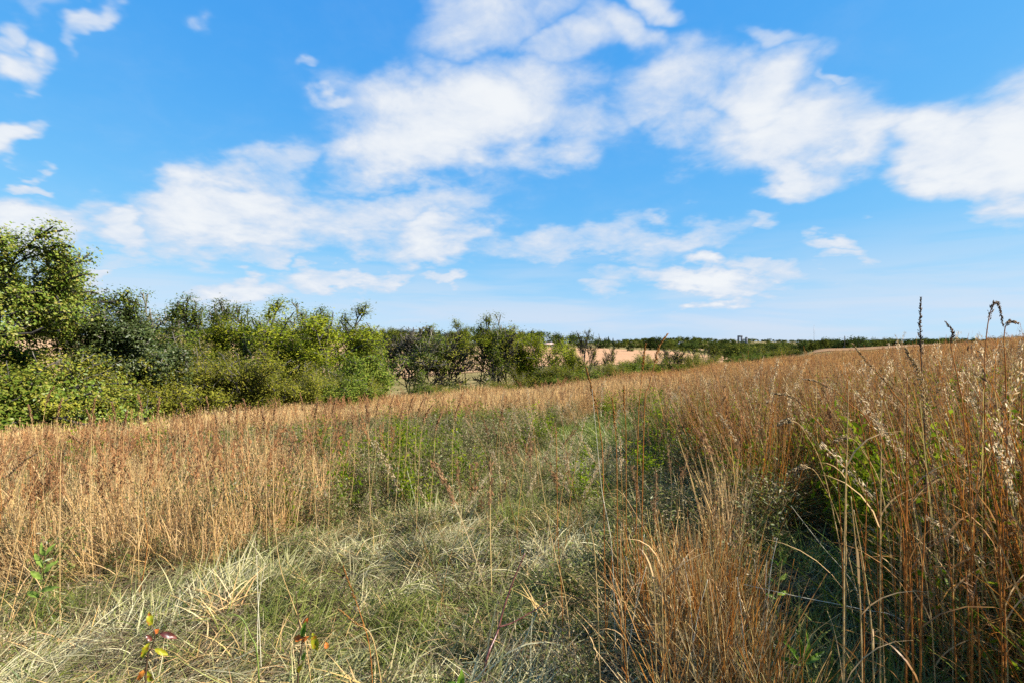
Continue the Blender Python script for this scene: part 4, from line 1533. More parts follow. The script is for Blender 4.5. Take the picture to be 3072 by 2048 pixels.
plumes.add(x[ik], y[ik], 1.0, U(.75, 1.05, m_), U(0, .22, m_), U(2.4, 4.0, m_), 4 + rg.randint(0, 4, m_), 0)
# the dry clump between the two trails
x, y = sample(rg, 34, 1.6, 5.2, 60)
e = np.hypot((x - 1.02 - .10 * (y - 2.6)) / .42, (y - 2.7) / 1.0) + (vnoise(x, y, 1.5, 8) - .5) * .6
d1, d2 = zones(x, y)
ok = (e < 1) & (d2 > -.1)
m_ = ok.sum()
rustf.add(x[ok], y[ok], U(.9, 1.2, m_), U(.55, .95, m_) * (1.1 - .45 * e[ok]), U(-.12, .16, m_), U(0, 6.28, m_), 4 + rg.randint(0, 3, m_), 0)
# scattered dry stems over the trail
x, y = sample(rg, 3.2, 2.0, 9, 55)
d1, d2 = zones(x, y)
ok = (d1 < .2) & (x > -.6) & ~in_hole(x, y) & (y > 3)
m_ = ok.sum()
plumes.add(x[ok], y[ok], 1.0, U(.5, .95, m_), U(-.15, .2, m_), U(0, 6.28, m_), rg.randint(0, 8, m_), 0)

meadow.build('prairie_grass', CL['bluestem'] + CL['base'] + CL['far'], 'standing straw and rust coloured prairie grass covering the slope', 'grass')
mattedf.build('matted_grass', CL['mat'] + CL['base'] + CL['thatch'], 'pale flattened straw and green blades along the beaten trail', 'grass')
tufts.build('green_grass', CL['tuft'], 'short fresh green grass growing through the flattened straw', 'grass')
weeds.build('wild_weeds', CL['weed'] + CL['bright'], 'grey green and yellow green leafy weeds among the prairie grass', 'weeds')
rustf.build('tall_rusty_grass', CL['rust'] + CL['dry'] + CL['base'], 'tall rust orange grass and bare dry stems beside the hollow', 'grass')
plumes.build('seed_plumes', CL['plume'] + CL['indian'], 'brown seed plumes standing above the prairie grass', 'grass')

# ------------------------------------------------------------------ single plants that stand out
def W3(px, py, depth):
    return np.array([(px - HX) / FPX * depth, depth, EYE + (HY - py) / FPX * depth])


def ground_at(px, depth):
    x = (px - HX) / FPX * depth
    return np.array([x, depth, H1(x, depth)])


def bez(pts, n=14):
    """smooth curve through control points (Catmull-Rom)"""
    P = np.array([2 * pts[0] - pts[1]] + list(pts) + [2 * pts[-1] - pts[-2]])
    out = []
    for i in range(1, len(P) - 2):
        for t in np.linspace(0, 1, n, endpoint=False):
            a, b, c, d = P[i - 1], P[i], P[i + 1], P[i + 2]
            out.append(.5 * (2 * b + (c - a) * t + (2 * a - 5 * b + 4 * c - d) * t * t + (3 * b - a - 3 * c + d) * t ** 3))
    out.append(P[-2])
    return np.array(out)


def plain(name, cols, trans=.2, gloss=.03, scale=40.0):
    """leaf or stem surface: noise between a few colours, light shining through a little"""
    m, nt = new_mat(name)
    out = N(nt, 'ShaderNodeOutputMaterial')
    tc = N(nt, 'ShaderNodeTexCoord')
    no = N(nt, 'ShaderNodeTexNoise')
    no.inputs['Scale'].default_value = scale
    no.inputs['Detail'].default_value = 5
    nt.links.new(tc.outputs['Object'], no.inputs['Vector'])
    c = ramp(nt, cols, no.outputs['Fac'], [.34 + .32 * i / max(1, len(cols) - 1) for i in range(len(cols))])
    di, tr, gl = N(nt, 'ShaderNodeBsdfDiffuse'), N(nt, 'ShaderNodeBsdfTranslucent'), N(nt, 'ShaderNodeBsdfGlossy')
    gl.inputs['Roughness'].default_value = .4
    nt.links.new(c, di.inputs[0])
    nt.links.new(c, tr.inputs[0])
    a, b = N(nt, 'ShaderNodeMixShader'), N(nt, 'ShaderNodeMixShader')
    a.inputs[0].default_value = trans
    b.inputs[0].default_value = gloss
    nt.links.new(di.outputs[0], a.inputs[1])
    nt.links.new(tr.outputs[0], a.inputs[2])
    nt.links.new(a.outputs[0], b.inputs[1])
    nt.links.new(gl.outputs[0], b.inputs[2])
    nt.links.new(b.outputs[0], out.inputs[0])
    return m


MS = {
    'straw': plain('stalk_straw', [(.36, .22, .08), (.50, .33, .13), (.60, .44, .22)]),
    'pale': plain('stalk_pale', [(.46, .40, .26), (.60, .55, .40), (.68, .62, .48)]),
    'rust': plain('stalk_rust', [(.22, .07, .015), (.34, .12, .025), (.44, .20, .05)]),
    'dark': plain('stalk_dark', [(.04, .025, .015), (.08, .05, .03), (.14, .09, .05)]),
    'cane': plain('cane_bark', [(.05, .014, .012), (.10, .028, .02), (.15, .06, .04)], 0, .06),
    'green': plain('stalk_green', [(.08, .12, .02), (.13, .18, .03), (.20, .24, .06)]),
    'l_green': plain('leaf_green', [(.06, .13, .015), (.11, .20, .02), (.17, .25, .03)], .4, .02),
    'l_yellow': plain('leaf_yellow', [(.26, .07, .015), (.28, .25, .015), (.34, .33, .02), (.22, .27, .02)], .4, .01, 60),
    'l_orange': plain('leaf_orange', [(.40, .09, .02), (.52, .16, .03), (.58, .24, .04)], .4, .01),
    'l_red': plain('leaf_dark_red', [(.05, .012, .010), (.11, .025, .015), (.17, .05, .03)], .25, .06),
    'l_pale': plain('leaf_pale_green', [(.13, .20, .03), (.19, .27, .05), (.27, .34, .08)], .45, .0),
}
rs = np.random.RandomState(41)
SPK = {'seed': G['seed'], 'fluff': G['fluff'], 'dark': leaf_mat('dark_spire_seeds', [(.05, .032, .018), (.09, .055, .03), (.15, .095, .05), (.22, .15, .09)], .2, .02),
       'orange': leaf_mat('orange_plume', [(.17, .07, .018), (.26, .115, .028), (.34, .17, .045), (.26, .14, .06)], .4, .0)}


def spikelets(curve, t0, n, r0, r1, size, mat, name, parent, asp=.34):
    """a plume: little pointed husks set round the upper part of the stem"""
    mb = MB()
    m = len(curve) - 1
    for k in range(n):
        t = t0 + (1 - t0) * (k + rs.rand()) / n
        f = t * m
        i = min(int(f), m - 1)
        p = curve[i] + (curve[i + 1] - curve[i]) * (f - i)
        d = unit(curve[i + 1] - curve[i])
        o = unit(np.cross(d, rs.randn(3)))
        rad = (r0 + (r1 - r0) * (t - t0) / (1 - t0)) * rs.uniform(.2, 1.0)
        ax = unit(d * 1.0 + o * rs.uniform(.2, .9))
        c = p + o * rad
        s = size * rs.uniform(.6, 1.4)
        b = unit(np.cross(ax, rs.randn(3)))
        e = np.cross(ax, b)
        w = s * asp * .5
        mb.add([c - ax * s * .5, c + b * w, c - b * w * .5 + e * w * .87, c - b * w * .5 - e * w * .87, c + ax * s * .5], None,
               [(0, 2, 1), (0, 3, 2), (0, 1, 3), (4, 1, 2), (4, 2, 3), (4, 3, 1)])
    return mb.build(name, SPK[mat] if mat in SPK else MS[mat], parent)


def local_thing(name, base, label, cat, group=None):
    t = empty(name, tuple(base))
    tag(t, label, cat, group)
    return t


def stalk(label, path, base_px, depth, stem='straw', plume=None, r=.0026, name='grass_stalk', group=None, t0=.62, n=90, pr=(.016, .004), size=.022, blades_n=0):
    """path: picture points from the tip downwards; the foot stands on the ground below base_px at that depth"""
    foot = ground_at(base_px, depth)
    up = [W3(px, py, depth + dd) for px, py, dd in path][::-1]
    pts = [foot - np.array([0, 0, .03])] + up
    c = bez(pts, 10) - foot
    t = local_thing(name, foot, label, 'stalk' if name != 'cane' else 'cane', group)
    mb = MB()
    mb.tube(c, np.linspace(r, r * .45, len(c)), 5)
    mb.build('stem', MS[stem], t, True)
    if plume:
        spikelets(c, t0, int(n * .55), pr[0] * .72, pr[1] * .6, size * .78, plume, 'plume', t)
    for k in range(blades_n):
        b2 = MB()
        i = int(rs.uniform(.1, .55) * (len(c) - 1))
        b2q = MB()
        blades(rs, 1, (.18, .4), (.005, .008), (.3, .8), (.6, 1.8), 0, 5, m=0, mb=b2q)
        b2.add(b2q.v[0] + c[i], b2q.q[0])
        b2.build('blade', G['straw'] if stem != 'rust' else G['rust'], t)
    return t


stalk('dark slender weed spire, the only near-black one, rising straight above the rusty crest', [(921, 297, 0), (920, 330, 0), (922, 372, 0), (925, 440, 0)], 930, 2.6, 'dark', 'dark', .0035, 'weed_spire', t0=.60, n=230, pr=(.020, .005), size=.020)
stalk('pale frizzy plumed stalk arching over the rusty grass below the dark spire', [(905, 347, 0), (917, 370, 0), (930, 410, .02), (944, 480, .05)], 955, 2.45, 'straw', 'fluff', .003, t0=.50, n=260, pr=(.024, .008), size=.024)
stalk('pale frizzy stalk standing upright against the leafy weeds', [(922, 392, 0), (928, 430, 0), (935, 480, 0), (940, 540, 0)], 945, 2.5, 'straw', 'fluff', .003, t0=.5, n=200, pr=(.020, .008), size=.022)
stalk('tall stalk with a broken zigzag seed tip near the dark spire', [(945, 321, 0), (953, 333, 0), (951, 345, .02), (960, 390, 0), (970, 450, 0)], 978, 2.5, 'rust', 'dark', .003, t0=.62, n=150, pr=(.016, .004), size=.018)
stalk('tall seed spire with a hooked tip at the crest of the rusty grass', [(1003, 326, 0), (999, 306, 0), (993, 304, 0), (987, 330, 0), (984, 380, 0), (985, 450, 0)], 986, 2.4, 'rust', 'dark', .003, t0=.55, n=210, pr=(.017, .004), size=.018)
stalk('stalk nodding sideways with loose drooping seeds above the crest', [(1019, 323, 0), (1008, 322, 0), (1004, 340, 0), (1006, 400, 0)], 1008, 2.3, 'rust', 'dark', .003, t0=.68, n=110, pr=(.016, .006), size=.02)
stalk('long arching stalk whose pale tip just crosses the skyline', [(852, 343, 0), (868, 362, .02), (890, 388, .05), (915, 440, .1)], 948, 2.6, 'rust', 'fluff', .003, t0=.5, n=200, pr=(.015, .004), size=.02)
stalk('arching stalk with slim bleached plume leaning over the green weeds', [(803, 378, 0), (820, 382, .02), (846, 400, .05), (880, 450, .1)], 925, 2.6, 'rust', 'fluff', .003, t0=.58, n=150, pr=(.013, .004), size=.02)
stalk('low arching stalk with a bleached plume leaning toward the trail', [(775, 393, 0), (792, 396, .02), (812, 415, .05), (846, 470, .1)], 890, 2.7, 'rust', 'fluff', .003, t0=.62, n=140, pr=(.014, .005), size=.022)
for px, py, bx, lab in ((777, 424, 862, 'nodding fluffy seed head on a bent stem beside the leafy weeds'), (834, 441, 900, 'round fluffy seed head, the fullest one among the leaning stems'), (792, 470, 872, 'low fluffy seed head hanging over the dark hollow')):
    stalk(lab, [(px, py, 0), (px + 14, py - 4, .02), (px + 28, py + 8, .05), (px + 50, py + 60, .1)], bx, 2.75, 'straw', 'fluff', .003, t0=.74, n=170, pr=(.026, .012), size=.026)
stalk('stout rust orange plume standing above the middle of the meadow', [(668, 333, 0), (659, 346, 0), (655, 362, 0), (649, 385, 0), (644, 420, 0)], 640, 3.0, 'rust', 'orange', .0035, t0=.60, n=200, pr=(.017, .004), size=.020)
stalk('slim rust plume just beside the stout one', [(646, 343, 0), (643, 360, 0), (641, 385, 0), (638, 430, 0)], 634, 3.05, 'rust', 'orange', .003, t0=.64, n=150, pr=(.015, .004), size=.022)
stalk('orange plume with bent foot in front of the yellow green bushes', [(586, 366, 0), (590, 382, 0), (596, 405, 0), (600, 430, 0), (603, 470, 0)], 606, 3.0, 'rust', 'orange', .003, t0=.58, n=200, pr=(.016, .005), size=.022)
stalk('thin almost white bare stem standing up from the trail', [(592, 388, 0), (596, 430, 0), (602, 490, 0), (612, 550, 0)], 616, 2.9, 'pale', None, .0022)
stalk('short orange plume above the bright green patch', [(612, 397, 0), (614, 415, 0), (616, 440, 0), (617, 480, 0)], 618, 3.2, 'rust', 'orange', .0028, t0=.60, n=150, pr=(.014, .005), size=.02)
stalk('twin of the short orange plume, a hand taller', [(624, 384, 0), (624, 405, 0), (626, 440, 0)], 626, 3.25, 'rust', 'orange', .0028, t0=.60, n=150, pr=(.013, .004), size=.02)
PL = 'rust plumes above the left meadow'
for i, (px, py, dx) in enumerate(((433, 404, -14), (424, 398, -9), (414, 395, -8), (404, 402, -5), (394, 394, -6), (379, 398, -4), (366, 404, 3), (352, 411, 2), (300, 392, 4), (276, 402, -3), (243, 398, 5), (231, 404, -4), (206, 396, 4), (181, 402, 6), (160, 397, -3), (138, 394, 5), (112, 402, 4), (86, 408, 8), (62, 398, -6), (54, 386, -12), (28, 404, 6), (318, 402, -5), (262, 410, 4), (127, 410, -4), (442, 412, -9), (460, 402, -8), (504, 404, -5), (336, 398, -6), (215, 412, 3), (96, 396, -5))):
    d = 5.0 + 1.3 * rs.rand() - .15 * (px < 150)
    stalk('tall rust red seed plume standing above the straw meadow', [(px, py, 0), (px + dx * .5, py + 10, 0), (px + dx * .8, py + 26, 0), (px + dx, py + 60, 0)], px + dx * 1.2 + rs.uniform(-9, 9), d, 'straw', 'seed', .0024, 'plumed_stalk', PL, t0=.60, n=110, pr=(.022, .007), size=.038)
stalk('dark three-toed seed head leaning right from straw stems', [(38, 452, 0), (22, 462, 0), (4, 482, 0), (-6, 520, 0)], -10, 3.6, 'straw', 'dark', .003, t0=.55, n=150, pr=(.016, .005), size=.026)
stalk('curled brown seed head drooping over straw stems', [(80, 441, 0), (70, 436, 0), (62, 448, 0), (60, 500, 0)], 60, 4.0, 'straw', 'seed', .003, t0=.72, n=120, pr=(.02, .008), size=.03)
LS = 'straw stems leaning at the meadow edge'
for px, py, mx, my, bx in ((62, 478, 36, 520, 4), (96, 500, 50, 545, 2), (120, 470, 66, 540, 20), (150, 508, 90, 566, 30), (46, 462, 24, 510, -8), (178, 486, 132, 540, 96), (70, 560, 34, 590, -6)):
    stalk('long straw stem leaning to the right at the meadow edge', [(px, py, .05), (mx, my, 0)], bx, 3.9, 'straw', None, .0034, 'grass_stalk', LS, blades_n=2)
US = 'upright straw stems of the meadow front'
for i in range(48):
    px = rs.uniform(-10, 330)
    d = rs.uniform(4.3, 5.6) + .9 * sstep(150, 330, px)
    top = rs.uniform(408, 486)
    lx = rs.uniform(-22, 30)
    stalk('upright straw stem standing along the front of the left meadow', [(px + lx, top, 0), (px + lx * .6, top + 34, 0), (px + lx * .25, top + 74, 0)], px + rs.uniform(-14, 14), d, rs.choice(['straw', 'straw', 'straw', 'rust']), 'seed' if rs.rand() < .3 else None, .0028, 'grass_stalk', US, t0=.7, n=70, pr=(.014, .005), size=.034, blades_n=2)
stalk('pale dry stem with a feathery grey tip above the flattened straw', [(255, 540, 0), (257, 565, 0), (258, 600, 0), (260, 640, 0)], 262, 3.1, 'pale', 'fluff', .0025, t0=.7, n=70, pr=(.01, .004), size=.018)
stalk('pale dry stem forked close to the feathery grey one', [(265, 562, 0), (261, 585, 0), (258, 612, 0)], 257, 3.15, 'pale', None, .0025)
stalk('long bleached stem lying slantwise across the hollow', [(791, 505, 0), (822, 545, 0), (856, 588, 0)], 876, 2.8, 'pale', None, .0024)
stalk('long bleached stem lying almost level across the second trail', [(742, 583, .2), (800, 596, .1), (860, 608, 0), (905, 622, -.05)], 950, 2.5, 'pale', None, .0024)
stalk('bent straw stem with reddish knee over the flattened grass', [(273, 510, 0), (280, 565, 0), (292, 600, 0), (305, 640, 0)], 314, 2.9, 'straw', None, .0026)
stalk('yellowish wiry stem crossing the trail from the weeds', [(537, 448, 0), (543, 490, 0), (552, 540, 0), (566, 600, 0)], 572, 2.9, 'straw', None, .0024)
stalk('straight reddish stem beside the flattened straw patch', [(556, 430, 0), (557, 480, 0), (558, 540, 0), (562, 600, 0)], 563, 3.0, 'rust', 'orange', .0026, t0=.7, n=90, pr=(.01, .004), size=.018)
stalk('dry red plume leaning left over the flattened grass', [(343, 565, 0), (352, 590, 0), (360, 612, 0), (370, 650, 0)], 374, 2.75, 'rust', 'orange', .0026, t0=.66, n=110, pr=(.013, .005), size=.02)
stalk('fallen tan plume pointing left across the flattened grass', [(338, 608, 0), (355, 622, 0), (374, 642, 0)], 388, 2.6, 'straw', 'orange', .0026, t0=.5, n=110, pr=(.013, .005), size=.02)
stalk('pinkish nodding seed head near the foot of the rusty grass', [(866, 648, 0), (872, 634, 0), (880, 632, 0), (884, 660, 0)], 885, 2.1, 'straw', 'seed', .0026, t0=.66, n=110, pr=(.01, .004), size=.02)
# stout stems of the nearest rusty grass
RS = 'stout stems in the rusty grass'
for i in range(46):
    px = rs.uniform(840, 1040)
    d = rs.uniform(1.75, 2.6)
    top = rs.uniform(370, 520)
    lx = rs.uniform(-46, 12)
    stalk('stout orange stem of the tall rusty grass beside the hollow', [(px + lx, top, 0), (px + lx * .55, top + 60, 0), (px + lx * .2, top + 130, 0)], px, d, 'rust' if rs.rand() < .7 else 'straw', None, .0032, 'grass_stalk', RS, blades_n=3)
DS = 'bare dry stems between the trails'
for i in range(40):
    px = rs.uniform(600, 770)
    d = rs.uniform(2.3, 3.3)
    top = rs.uniform(505, 590)
    lx = rs.uniform(-26, 26)
    stalk('bare dry stem in the brown clump between the two trails', [(px + lx, top, 0), (px + lx * .5, top + 45, 0)], px, d, rs.choice(['rust', 'straw', 'pale', 'rust']), None, .003, 'grass_stalk', DS, blades_n=2)

# --- bramble cane
t = local_thing('bramble_cane', ground_at(478, 2.75), 'dark red bramble cane bent up out of the flattened straw', 'cane')
f0 = ground_at(478, 2.75)
c = bez([f0 - np.array([0, 0, .03]), W3(487, 657, 2.8), W3(497, 632, 2.9), W3(503, 610, 2.95), W3(512, 583, 3.0), W3(525, 552, 3.05)], 8) - f0
mb = MB()
mb.tube(c, np.linspace(.008, .0035, len(c)), 6)
mb.build('stem', MS['cane'], t, True)
c2 = bez([W3(499, 626, 2.9), W3(512, 622, 2.92), W3(530, 612, 2.95), W3(556, 597, 3.0)], 8) - f0
mb = MB()
mb.tube(c2, np.linspace(.005, .002, len(c2)), 5)
mb.build('side_shoot', MS['cane'], t, True)


# --- saplings with coloured leaves
def leaf_obj(parent, base, tip, width, mat, org, curl=.25, name='leaf'):
    base, tip = base - org, tip - org
    ax = tip - base
    L = np.linalg.norm(ax)
    ax = ax / L
    view = np.array([.25, -.75, .6])
    side = unit(np.cross(ax, view))
    nrm = np.cross(side, ax)
    n, V, Q = 9, [], []
    for i in range(n):
        tt = i / (n - 1)
        w = width * (.5 + .05 * math.sin(tt * 23 + L * 90)) * (math.sin(math.pi * min(1, tt * .94 + .04)) ** .75) * (1.05 - .25 * tt)
        bend = nrm * (-curl * L * (tt - .4) ** 2)
        p = base + ax * L * tt + bend
        wav = .16 * width * math.sin(tt * 13 + L * 50)
        for s, k in ((-1, .22), (-.5, .09), (0, 0), (.5, .09), (1, .22)):
            V.append(p + side * w * s + nrm * (w * k * 2 + wav * abs(s) * (1 if s > 0 else -.6)))
    for i in range(n - 1):
        for j in range(4):
            a = i * 5 + j
            Q.append((a, a + 1, a + 6, a + 5))
    me = make_mesh('leaf', V, [Q], [MS[mat]], smooth=True)
    return link(bpy.data.objects.new(name, me), parent)


def sapling(name, label, base_px, depth, stem_pts, twigs, leaves, stem='dark', r=.0045, cat='sapling'):
    f = ground_at(base_px, depth)
    t = local_thing(name, f, label, cat)
    pts = [f - np.array([0, 0, .02])] + [W3(px, py, depth) for px, py in stem_pts]
    c = bez(pts, 8) - f
    mb = MB()
    mb.tube(c, np.linspace(r, r * .4, len(c)), 6)
    mb.build('stem', MS[stem], t, True)
    for tw in twigs:
        c = bez([W3(px, py, depth + dd) for px, py, dd in tw], 6) - f
        mb = MB()
        mb.tube(c, np.linspace(r * .5, r * .25, len(c)), 5)
        mb.build('twig', MS[stem], t, True)
    for (bx, by, tx, ty, w, m) in leaves:
        leaf_obj(t, W3(bx, by, depth), W3(tx, ty, depth + rs.uniform(-.05, .05)), w * .7 * depth / FPX, m, f, rs.uniform(.2, .7))
    return t


sapling('oak_sapling', 'sapling with a dark red leaf and yellow green leaves in flattened grass', 140, 2.15, [(146, 672), (152, 646), (155, 634), (151, 624)],
        [[(155, 634, 0), (160, 632, 0), (164, 631, 0)], [(150, 650, 0), (146, 645, 0)]],
        [(151, 625, 149, 611, 9, 'l_yellow'), (160, 632, 177, 637, 9, 'l_red'), (155, 634, 158, 627, 7, 'l_orange'), (149, 642, 141, 658, 9, 'l_yellow'), (155, 648, 168, 654, 8, 'l_yellow'), (146, 668, 136, 681, 8, 'l_orange'), (147, 670, 152, 683, 8, 'l_yellow'), (152, 640, 146, 634, 6, 'l_red')])
sapling('plum_sapling', 'sapling with an orange leaf and one hanging yellow green leaf', 297, 2.2, [(298, 676), (300, 655), (302, 640), (298, 615), (296, 590)],
        [[(302, 640, 0), (308, 620, 0), (311, 600, 0), (309, 588, 0)], [(302, 640, 0), (310, 636, 0), (316, 634, 0)], [(299, 665, 0), (303, 660, 0)]],
        [(302, 637, 305, 622, 8, 'l_green'), (303, 637, 293, 638, 10, 'l_orange'), (302, 640, 308, 636, 7, 'l_orange'), (313, 633, 317, 652, 11, 'l_yellow'), (304, 624, 308, 617, 5, 'l_orange'), (327, 648, 326, 641, 7, 'l_orange'), (302, 660, 305, 652, 6, 'l_green'), (297, 672, 302, 664, 7, 'l_yellow')])
sapling('broadleaf_weed', 'low weed with one broad bright green leaf at the trail edge', 460, 2.35, [(460, 688)], [],
        [(459, 690, 462, 672, 13, 'l_green'), (460, 690, 448, 680, 11, 'l_green'), (461, 690, 474, 684, 10, 'l_green')], 'green', .003, 'weed')
sapling('milkweed', 'pale green milkweed with oval leaves in front of the straw meadow', 34, 3.5, [(38, 600), (42, 575), (46, 552)], [],
        [(44, 572, 56, 560, 9, 'l_pale'), (42, 578, 30, 570, 8, 'l_pale'), (43, 566, 34, 552, 7, 'l_pale'), (40, 590, 58, 586, 8, 'l_pale'), (46, 554, 54, 543, 6, 'l_pale'), (39, 596, 26, 590, 8, 'l_pale'), (45, 556, 40, 544, 6, 'l_pale')], 'green', .003, 'weed')
sapling('goldenrod', 'bright yellow green leafy weed at the edge of the dark hollow', 776, 2.9, [(777, 600), (779, 578), (780, 562)], [],
        [(779, 580, 788, 572, 6, 'l_pale'), (778, 584, 768, 576, 6, 'l_green'), (780, 566, 787, 556, 5, 'l_pale'), (780, 566, 772, 558, 5, 'l_green'), (777, 594, 790, 590, 6, 'l_pale'), (777, 598, 765, 592, 6, 'l_green'), (780, 562, 781, 550, 5, 'l_pale')], 'green', .0025, 'weed')
sapling('dock_plant', 'dark green strap-leaved plant on the second trail', 802, 2.3, [(803, 652)], [],
        [(802, 664, 786, 640, 8, 'l_green'), (803, 664, 812, 634, 8, 'l_green'), (803, 664, 826, 650, 8, 'l_green'), (802, 664, 779, 656, 7, 'l_green'), (802, 664, 800, 628, 7, 'l_green')], 'green', .003, 'weed')
stalk('long green blade arching over the flattened straw', [(226, 614, 0), (240, 616, 0), (250, 634, 0), (258, 664, 0)], 262, 2.3, 'green', None, .004, 'long_grass')

# ------------------------------------------------------------------ farm things far off
m_conc = rough_mat('silo_concrete', [(.05, .055, .07), (.08, .085, .10), (.11, .115, .13)], .6, .8, .1)
m_roofd = rough_mat('dark_roof', [(.05, .05, .055), (.09, .09, .095)], 1.0, .6, .1)
m_white = rough_mat('white_siding', [(.70, .70, .68), (.80, .80, .78)], 1.0, .7, .05)
m_wood = rough_mat('weathered_wood', [(.03, .025, .02), (.06, .05, .04)], 3.0, .9, .2)
m_steel = rough_mat('galvanised_steel', [(.34, .36, .40), (.44, .46, .50)], .3, .5, .0)
m_glass = rough_mat('dark_glass', [(.02, .025, .03), (.03, .035, .04)], 1.0, .1, .0)


def far_spot(px, r):
    th = math.atan2(px - HX, FPX)
    x, y = r * math.sin(th), r * math.cos(th)
    return np.array([x, y, H1(x, y)])


def silo(px, r, top_py, rad, label):
    p = far_spot(px, r)
    h = EYE + (HY - top_py) / FPX * p[1] - p[2]
    t = local_thing('grain_silo', p, label, 'silo', 'silos on the far hill')
    mb = MB()
    mb.tube([(0, 0, -.5), (0, 0, h - rad * .7)], [rad, rad], 18)
    mb.build('wall', m_conc, t, True)
    mb = MB()
    mb.tube([(0, 0, h - rad * .7), (0, 0, h - rad * .35), (0, 0, h - .05), (0, 0, h)], [rad * 1.03, rad * .8, rad * .25, .02], 18)
    mb.build('dome', m_roofd, t, True)
    for k in range(5):
        mb = MB()
        z = h * (.2 + .15 * k)
        mb.tube([(0, 0, z), (0, 0, z + .18)], [rad + .05, rad + .05], 18, cap=False)
        mb.build('hoop', m_steel, t)
    return p, h


SR = 760.0
p1, h1 = silo(738.4, SR, 335.4, 1.25, 'dark silo joined to its neighbour by a bridge, farther from the lone silo')
p2, h2 = silo(741.6, SR, 335.4, 1.25, 'dark silo under the end of the bridge, nearer the lone silo')
silo(746.4, SR, 336.6, 1.7, 'lone dark silo standing apart from the bridged pair')
mid = (p1 + p2) / 2
t = local_thing('silo_bridge', mid, 'dark covered bridge across the tops of two far silos', 'bridge')
mb = MB()
hh = max(p1[2] + h1, p2[2] + h2) - mid[2]
ang = math.atan2(p2[1] - p1[1], p2[0] - p1[0])
LL = np.linalg.norm((p2 - p1)[:2]) + 2.4
mb.box((0, 0, hh - .9), (LL, 1.9, 1.7), ang)
mb.build('gallery', m_conc, t)
mb = MB()
mb.box((0, 0, hh + .1), (LL + .3, 2.3, .3), ang, taper=.8)
mb.build('roof', m_roofd, t)

# radio mast
p = far_spot(814, 1500)
h = EYE + (HY - 324.5) / FPX * p[1] - p[2]
t = local_thing('radio_mast', p, 'thin guyed lattice radio mast on the horizon', 'mast')
w = .75
for k in range(3):
    a = k * 2.0944
    mb = MB()
    mb.tube([(w * math.cos(a), w * math.sin(a), 0), (w * .6 * math.cos(a), w * .6 * math.sin(a), h)], [.12, .10], 5)
    mb.build('leg', m_steel, t)
mb = MB()
nb = 34
for k in range(nb):
    z0, z1 = h * k / nb, h * (k + 1) / nb
    for q in range(3):
        a, b = q * 2.0944, (q + 1) * 2.0944
        f0, f1 = w * (1 - .4 * k / nb), w * (1 - .4 * (k + 1) / nb)
        mb.tube([(f0 * math.cos(a), f0 * math.sin(a), z0), (f1 * math.cos(b), f1 * math.sin(b), z1)], [.05, .05], 3, cap=False)
tag(mb.build('lattice', m_steel, t), kind='stuff')
for k in range(3):
    a = k * 2.0944 + .5
    mb = MB()
    mb.tube([(h * .35 * math.cos(a), h * .35 * math.sin(a), 0), (0, 0, h * .82)], [.03, .03], 3)
    mb.build('guy_wire', m_steel, t)


def gable_house(name, p, s, rz, label, wall, roof, wins, cat='house'):
    L, Wd, hw, hr = s
    t = local_thing(name, p, label, cat)
    t.rotation_euler = (0, 0, rz)
    mb = MB()
    mb.box((0, 0, hw / 2 - .3), (L, Wd, hw + .6))
    mb.add([(-L / 2, -Wd / 2, hw), (-L / 2, Wd / 2, hw), (-L / 2, 0, hw + hr), (L / 2, -Wd / 2, hw), (L / 2, Wd / 2, hw), (L / 2, 0, hw + hr)], None, [(0, 1, 2), (3, 5, 4)])
    mb.build('wall', wall, t)
    mb = MB()
    e = .35
    for sg in (-1, 1):
        V = []
        for zz in (0.03, .18):
            V += [(-L / 2 - e, sg * (Wd / 2 + e), hw - hr * e / (Wd / 2) + zz), (L / 2 + e, sg * (Wd / 2 + e), hw - hr * e / (Wd / 2) + zz), (L / 2 + e, 0, hw + hr + zz), (-L / 2 - e, 0, hw + hr + zz)]
        mb.add(V, [(0, 1, 2, 3), (7, 6, 5, 4), (0, 4, 5, 1), (1, 5, 6, 2), (2, 6, 7, 3), (3, 7, 4, 0)])
    mb.build('roof', roof, t)
    for k in range(wins):
        mb = MB()
        x = -L / 2 + L * (k + .5) / wins
        mb.box((x, -Wd / 2 - .03, hw * .55), (.9, .06, 1.2))
        f = mb.build('window', m_glass, t)
        mb = MB()
        mb.box((x, -Wd / 2 - .05, hw * .55 - .68), (1.1, .16, .1))
        mb.build('sill', m_white, f)
    mb = MB()
    mb.box((L * .18, -Wd / 2 - .03, 1.0), (1.0, .08, 2.0))
    mb.build('door', m_wood, t)
    return t


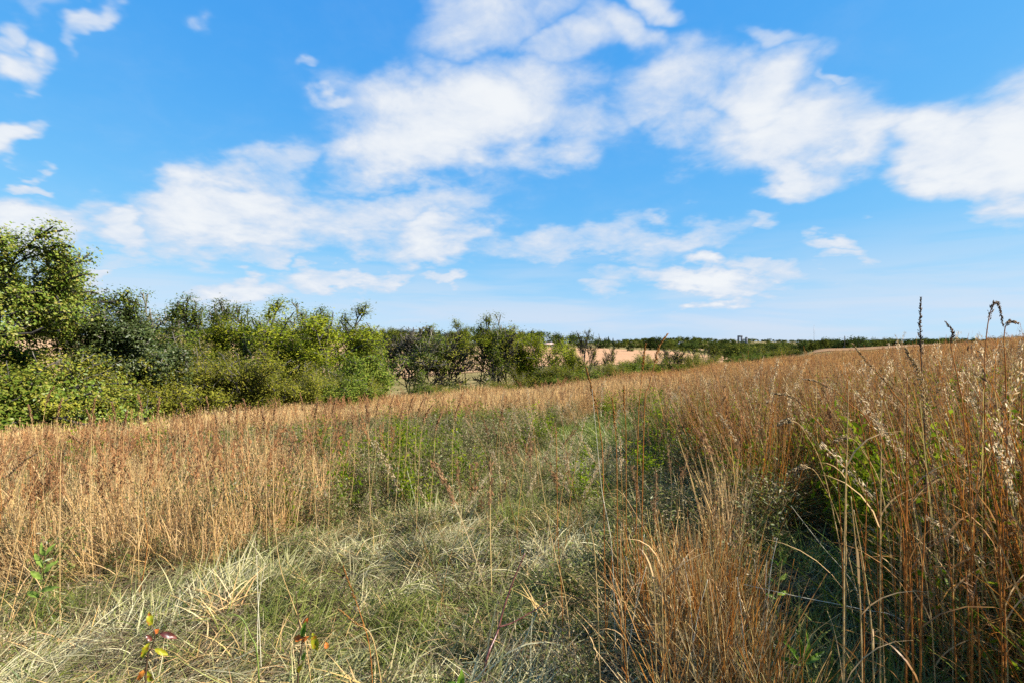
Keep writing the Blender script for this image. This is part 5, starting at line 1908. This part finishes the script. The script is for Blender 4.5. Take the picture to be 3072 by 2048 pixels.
gable_house('farmhouse', far_spot(847.5, 345) + np.array([0, 0, -.6]), (3.4, 3.0, 2.2, 1.2), -.5, 'small white farmhouse at the end of the tree row behind the crest', m_white, m_steel, 3)
gable_house('farmhouse', far_spot(681.8, 600) + np.array([0, 0, 1.2]), (6, 5, 4.6, 2.2), .3, 'white farmhouse among trees on the wooded hill', m_white, m_roofd, 3)
gable_house('farmhouse', far_spot(632, 700), (5, 4, 3.6, 1.8), .2, 'white farmhouse between the conifers and the wooded hill', m_white, m_steel, 4)
gable_house('barn', far_spot(468.5, 335), (9, 6, 2.2, 1.5), .1, 'low grey shed at the top of the tan hillside', m_wood, m_steel, 2, 'shed')
gable_house('barn', far_spot(548, 395), (8, 5, 2.0, 1.3), .4, 'low shed with pinkish roof under the trees at the field edge', m_wood, rough_mat('pinkish_roof', [(.34, .22, .19), (.42, .30, .27)], 1.0, .7, .05), 2, 'shed')

# utility pole beside the white house
p = far_spot(844.6, 270)
h = EYE + (HY - 335.6) / FPX * p[1] - p[2]
t = local_thing('utility_pole', p, 'dark utility pole next to the small white farmhouse', 'pole')
mb = MB()
mb.tube([(0, 0, -.5), (0, 0, h)], [.17, .13], 8)
mb.build('post', m_wood, t)
mb = MB()
mb.box((0, 0, h - .8), (1.9, .14, .16), .9)
ca = mb.build('crossarm', m_wood, t)
for k in (-1, 0, 1):
    mb = MB()
    mb.tube([(k * .8 * math.cos(.9), k * .8 * math.sin(.9), h - .72), (k * .8 * math.cos(.9), k * .8 * math.sin(.9), h - .5)], [.06, .04], 6)
    mb.build('insulator', m_conc, ca)

# hunting blind in the tan field
p = far_spot(587.2, 300)
t = local_thing('hunting_blind', p, 'small dark box blind on stilts in the tan field', 'hunting blind')
mb = MB()
mb.box((0, 0, 3.0), (1.7, 1.7, 1.7))
cb = mb.build('cabin', m_wood, t)
mb = MB()
mb.box((0, 0, 3.98), (2.0, 2.0, .16), 0, taper=.85)
mb.build('roof', m_roofd, t)
for sx in (-1, 1):
    mb = MB()
    mb.box((sx * .35, -.87, 3.25), (.5, .06, .35))
    mb.build('window', m_glass, cb)
    for sy in (-1, 1):
        mb = MB()
        mb.tube([(sx * .95, sy * .95, -.3), (sx * .75, sy * .75, 2.2)], [.07, .06], 5)
        mb.build('leg', m_wood, t)
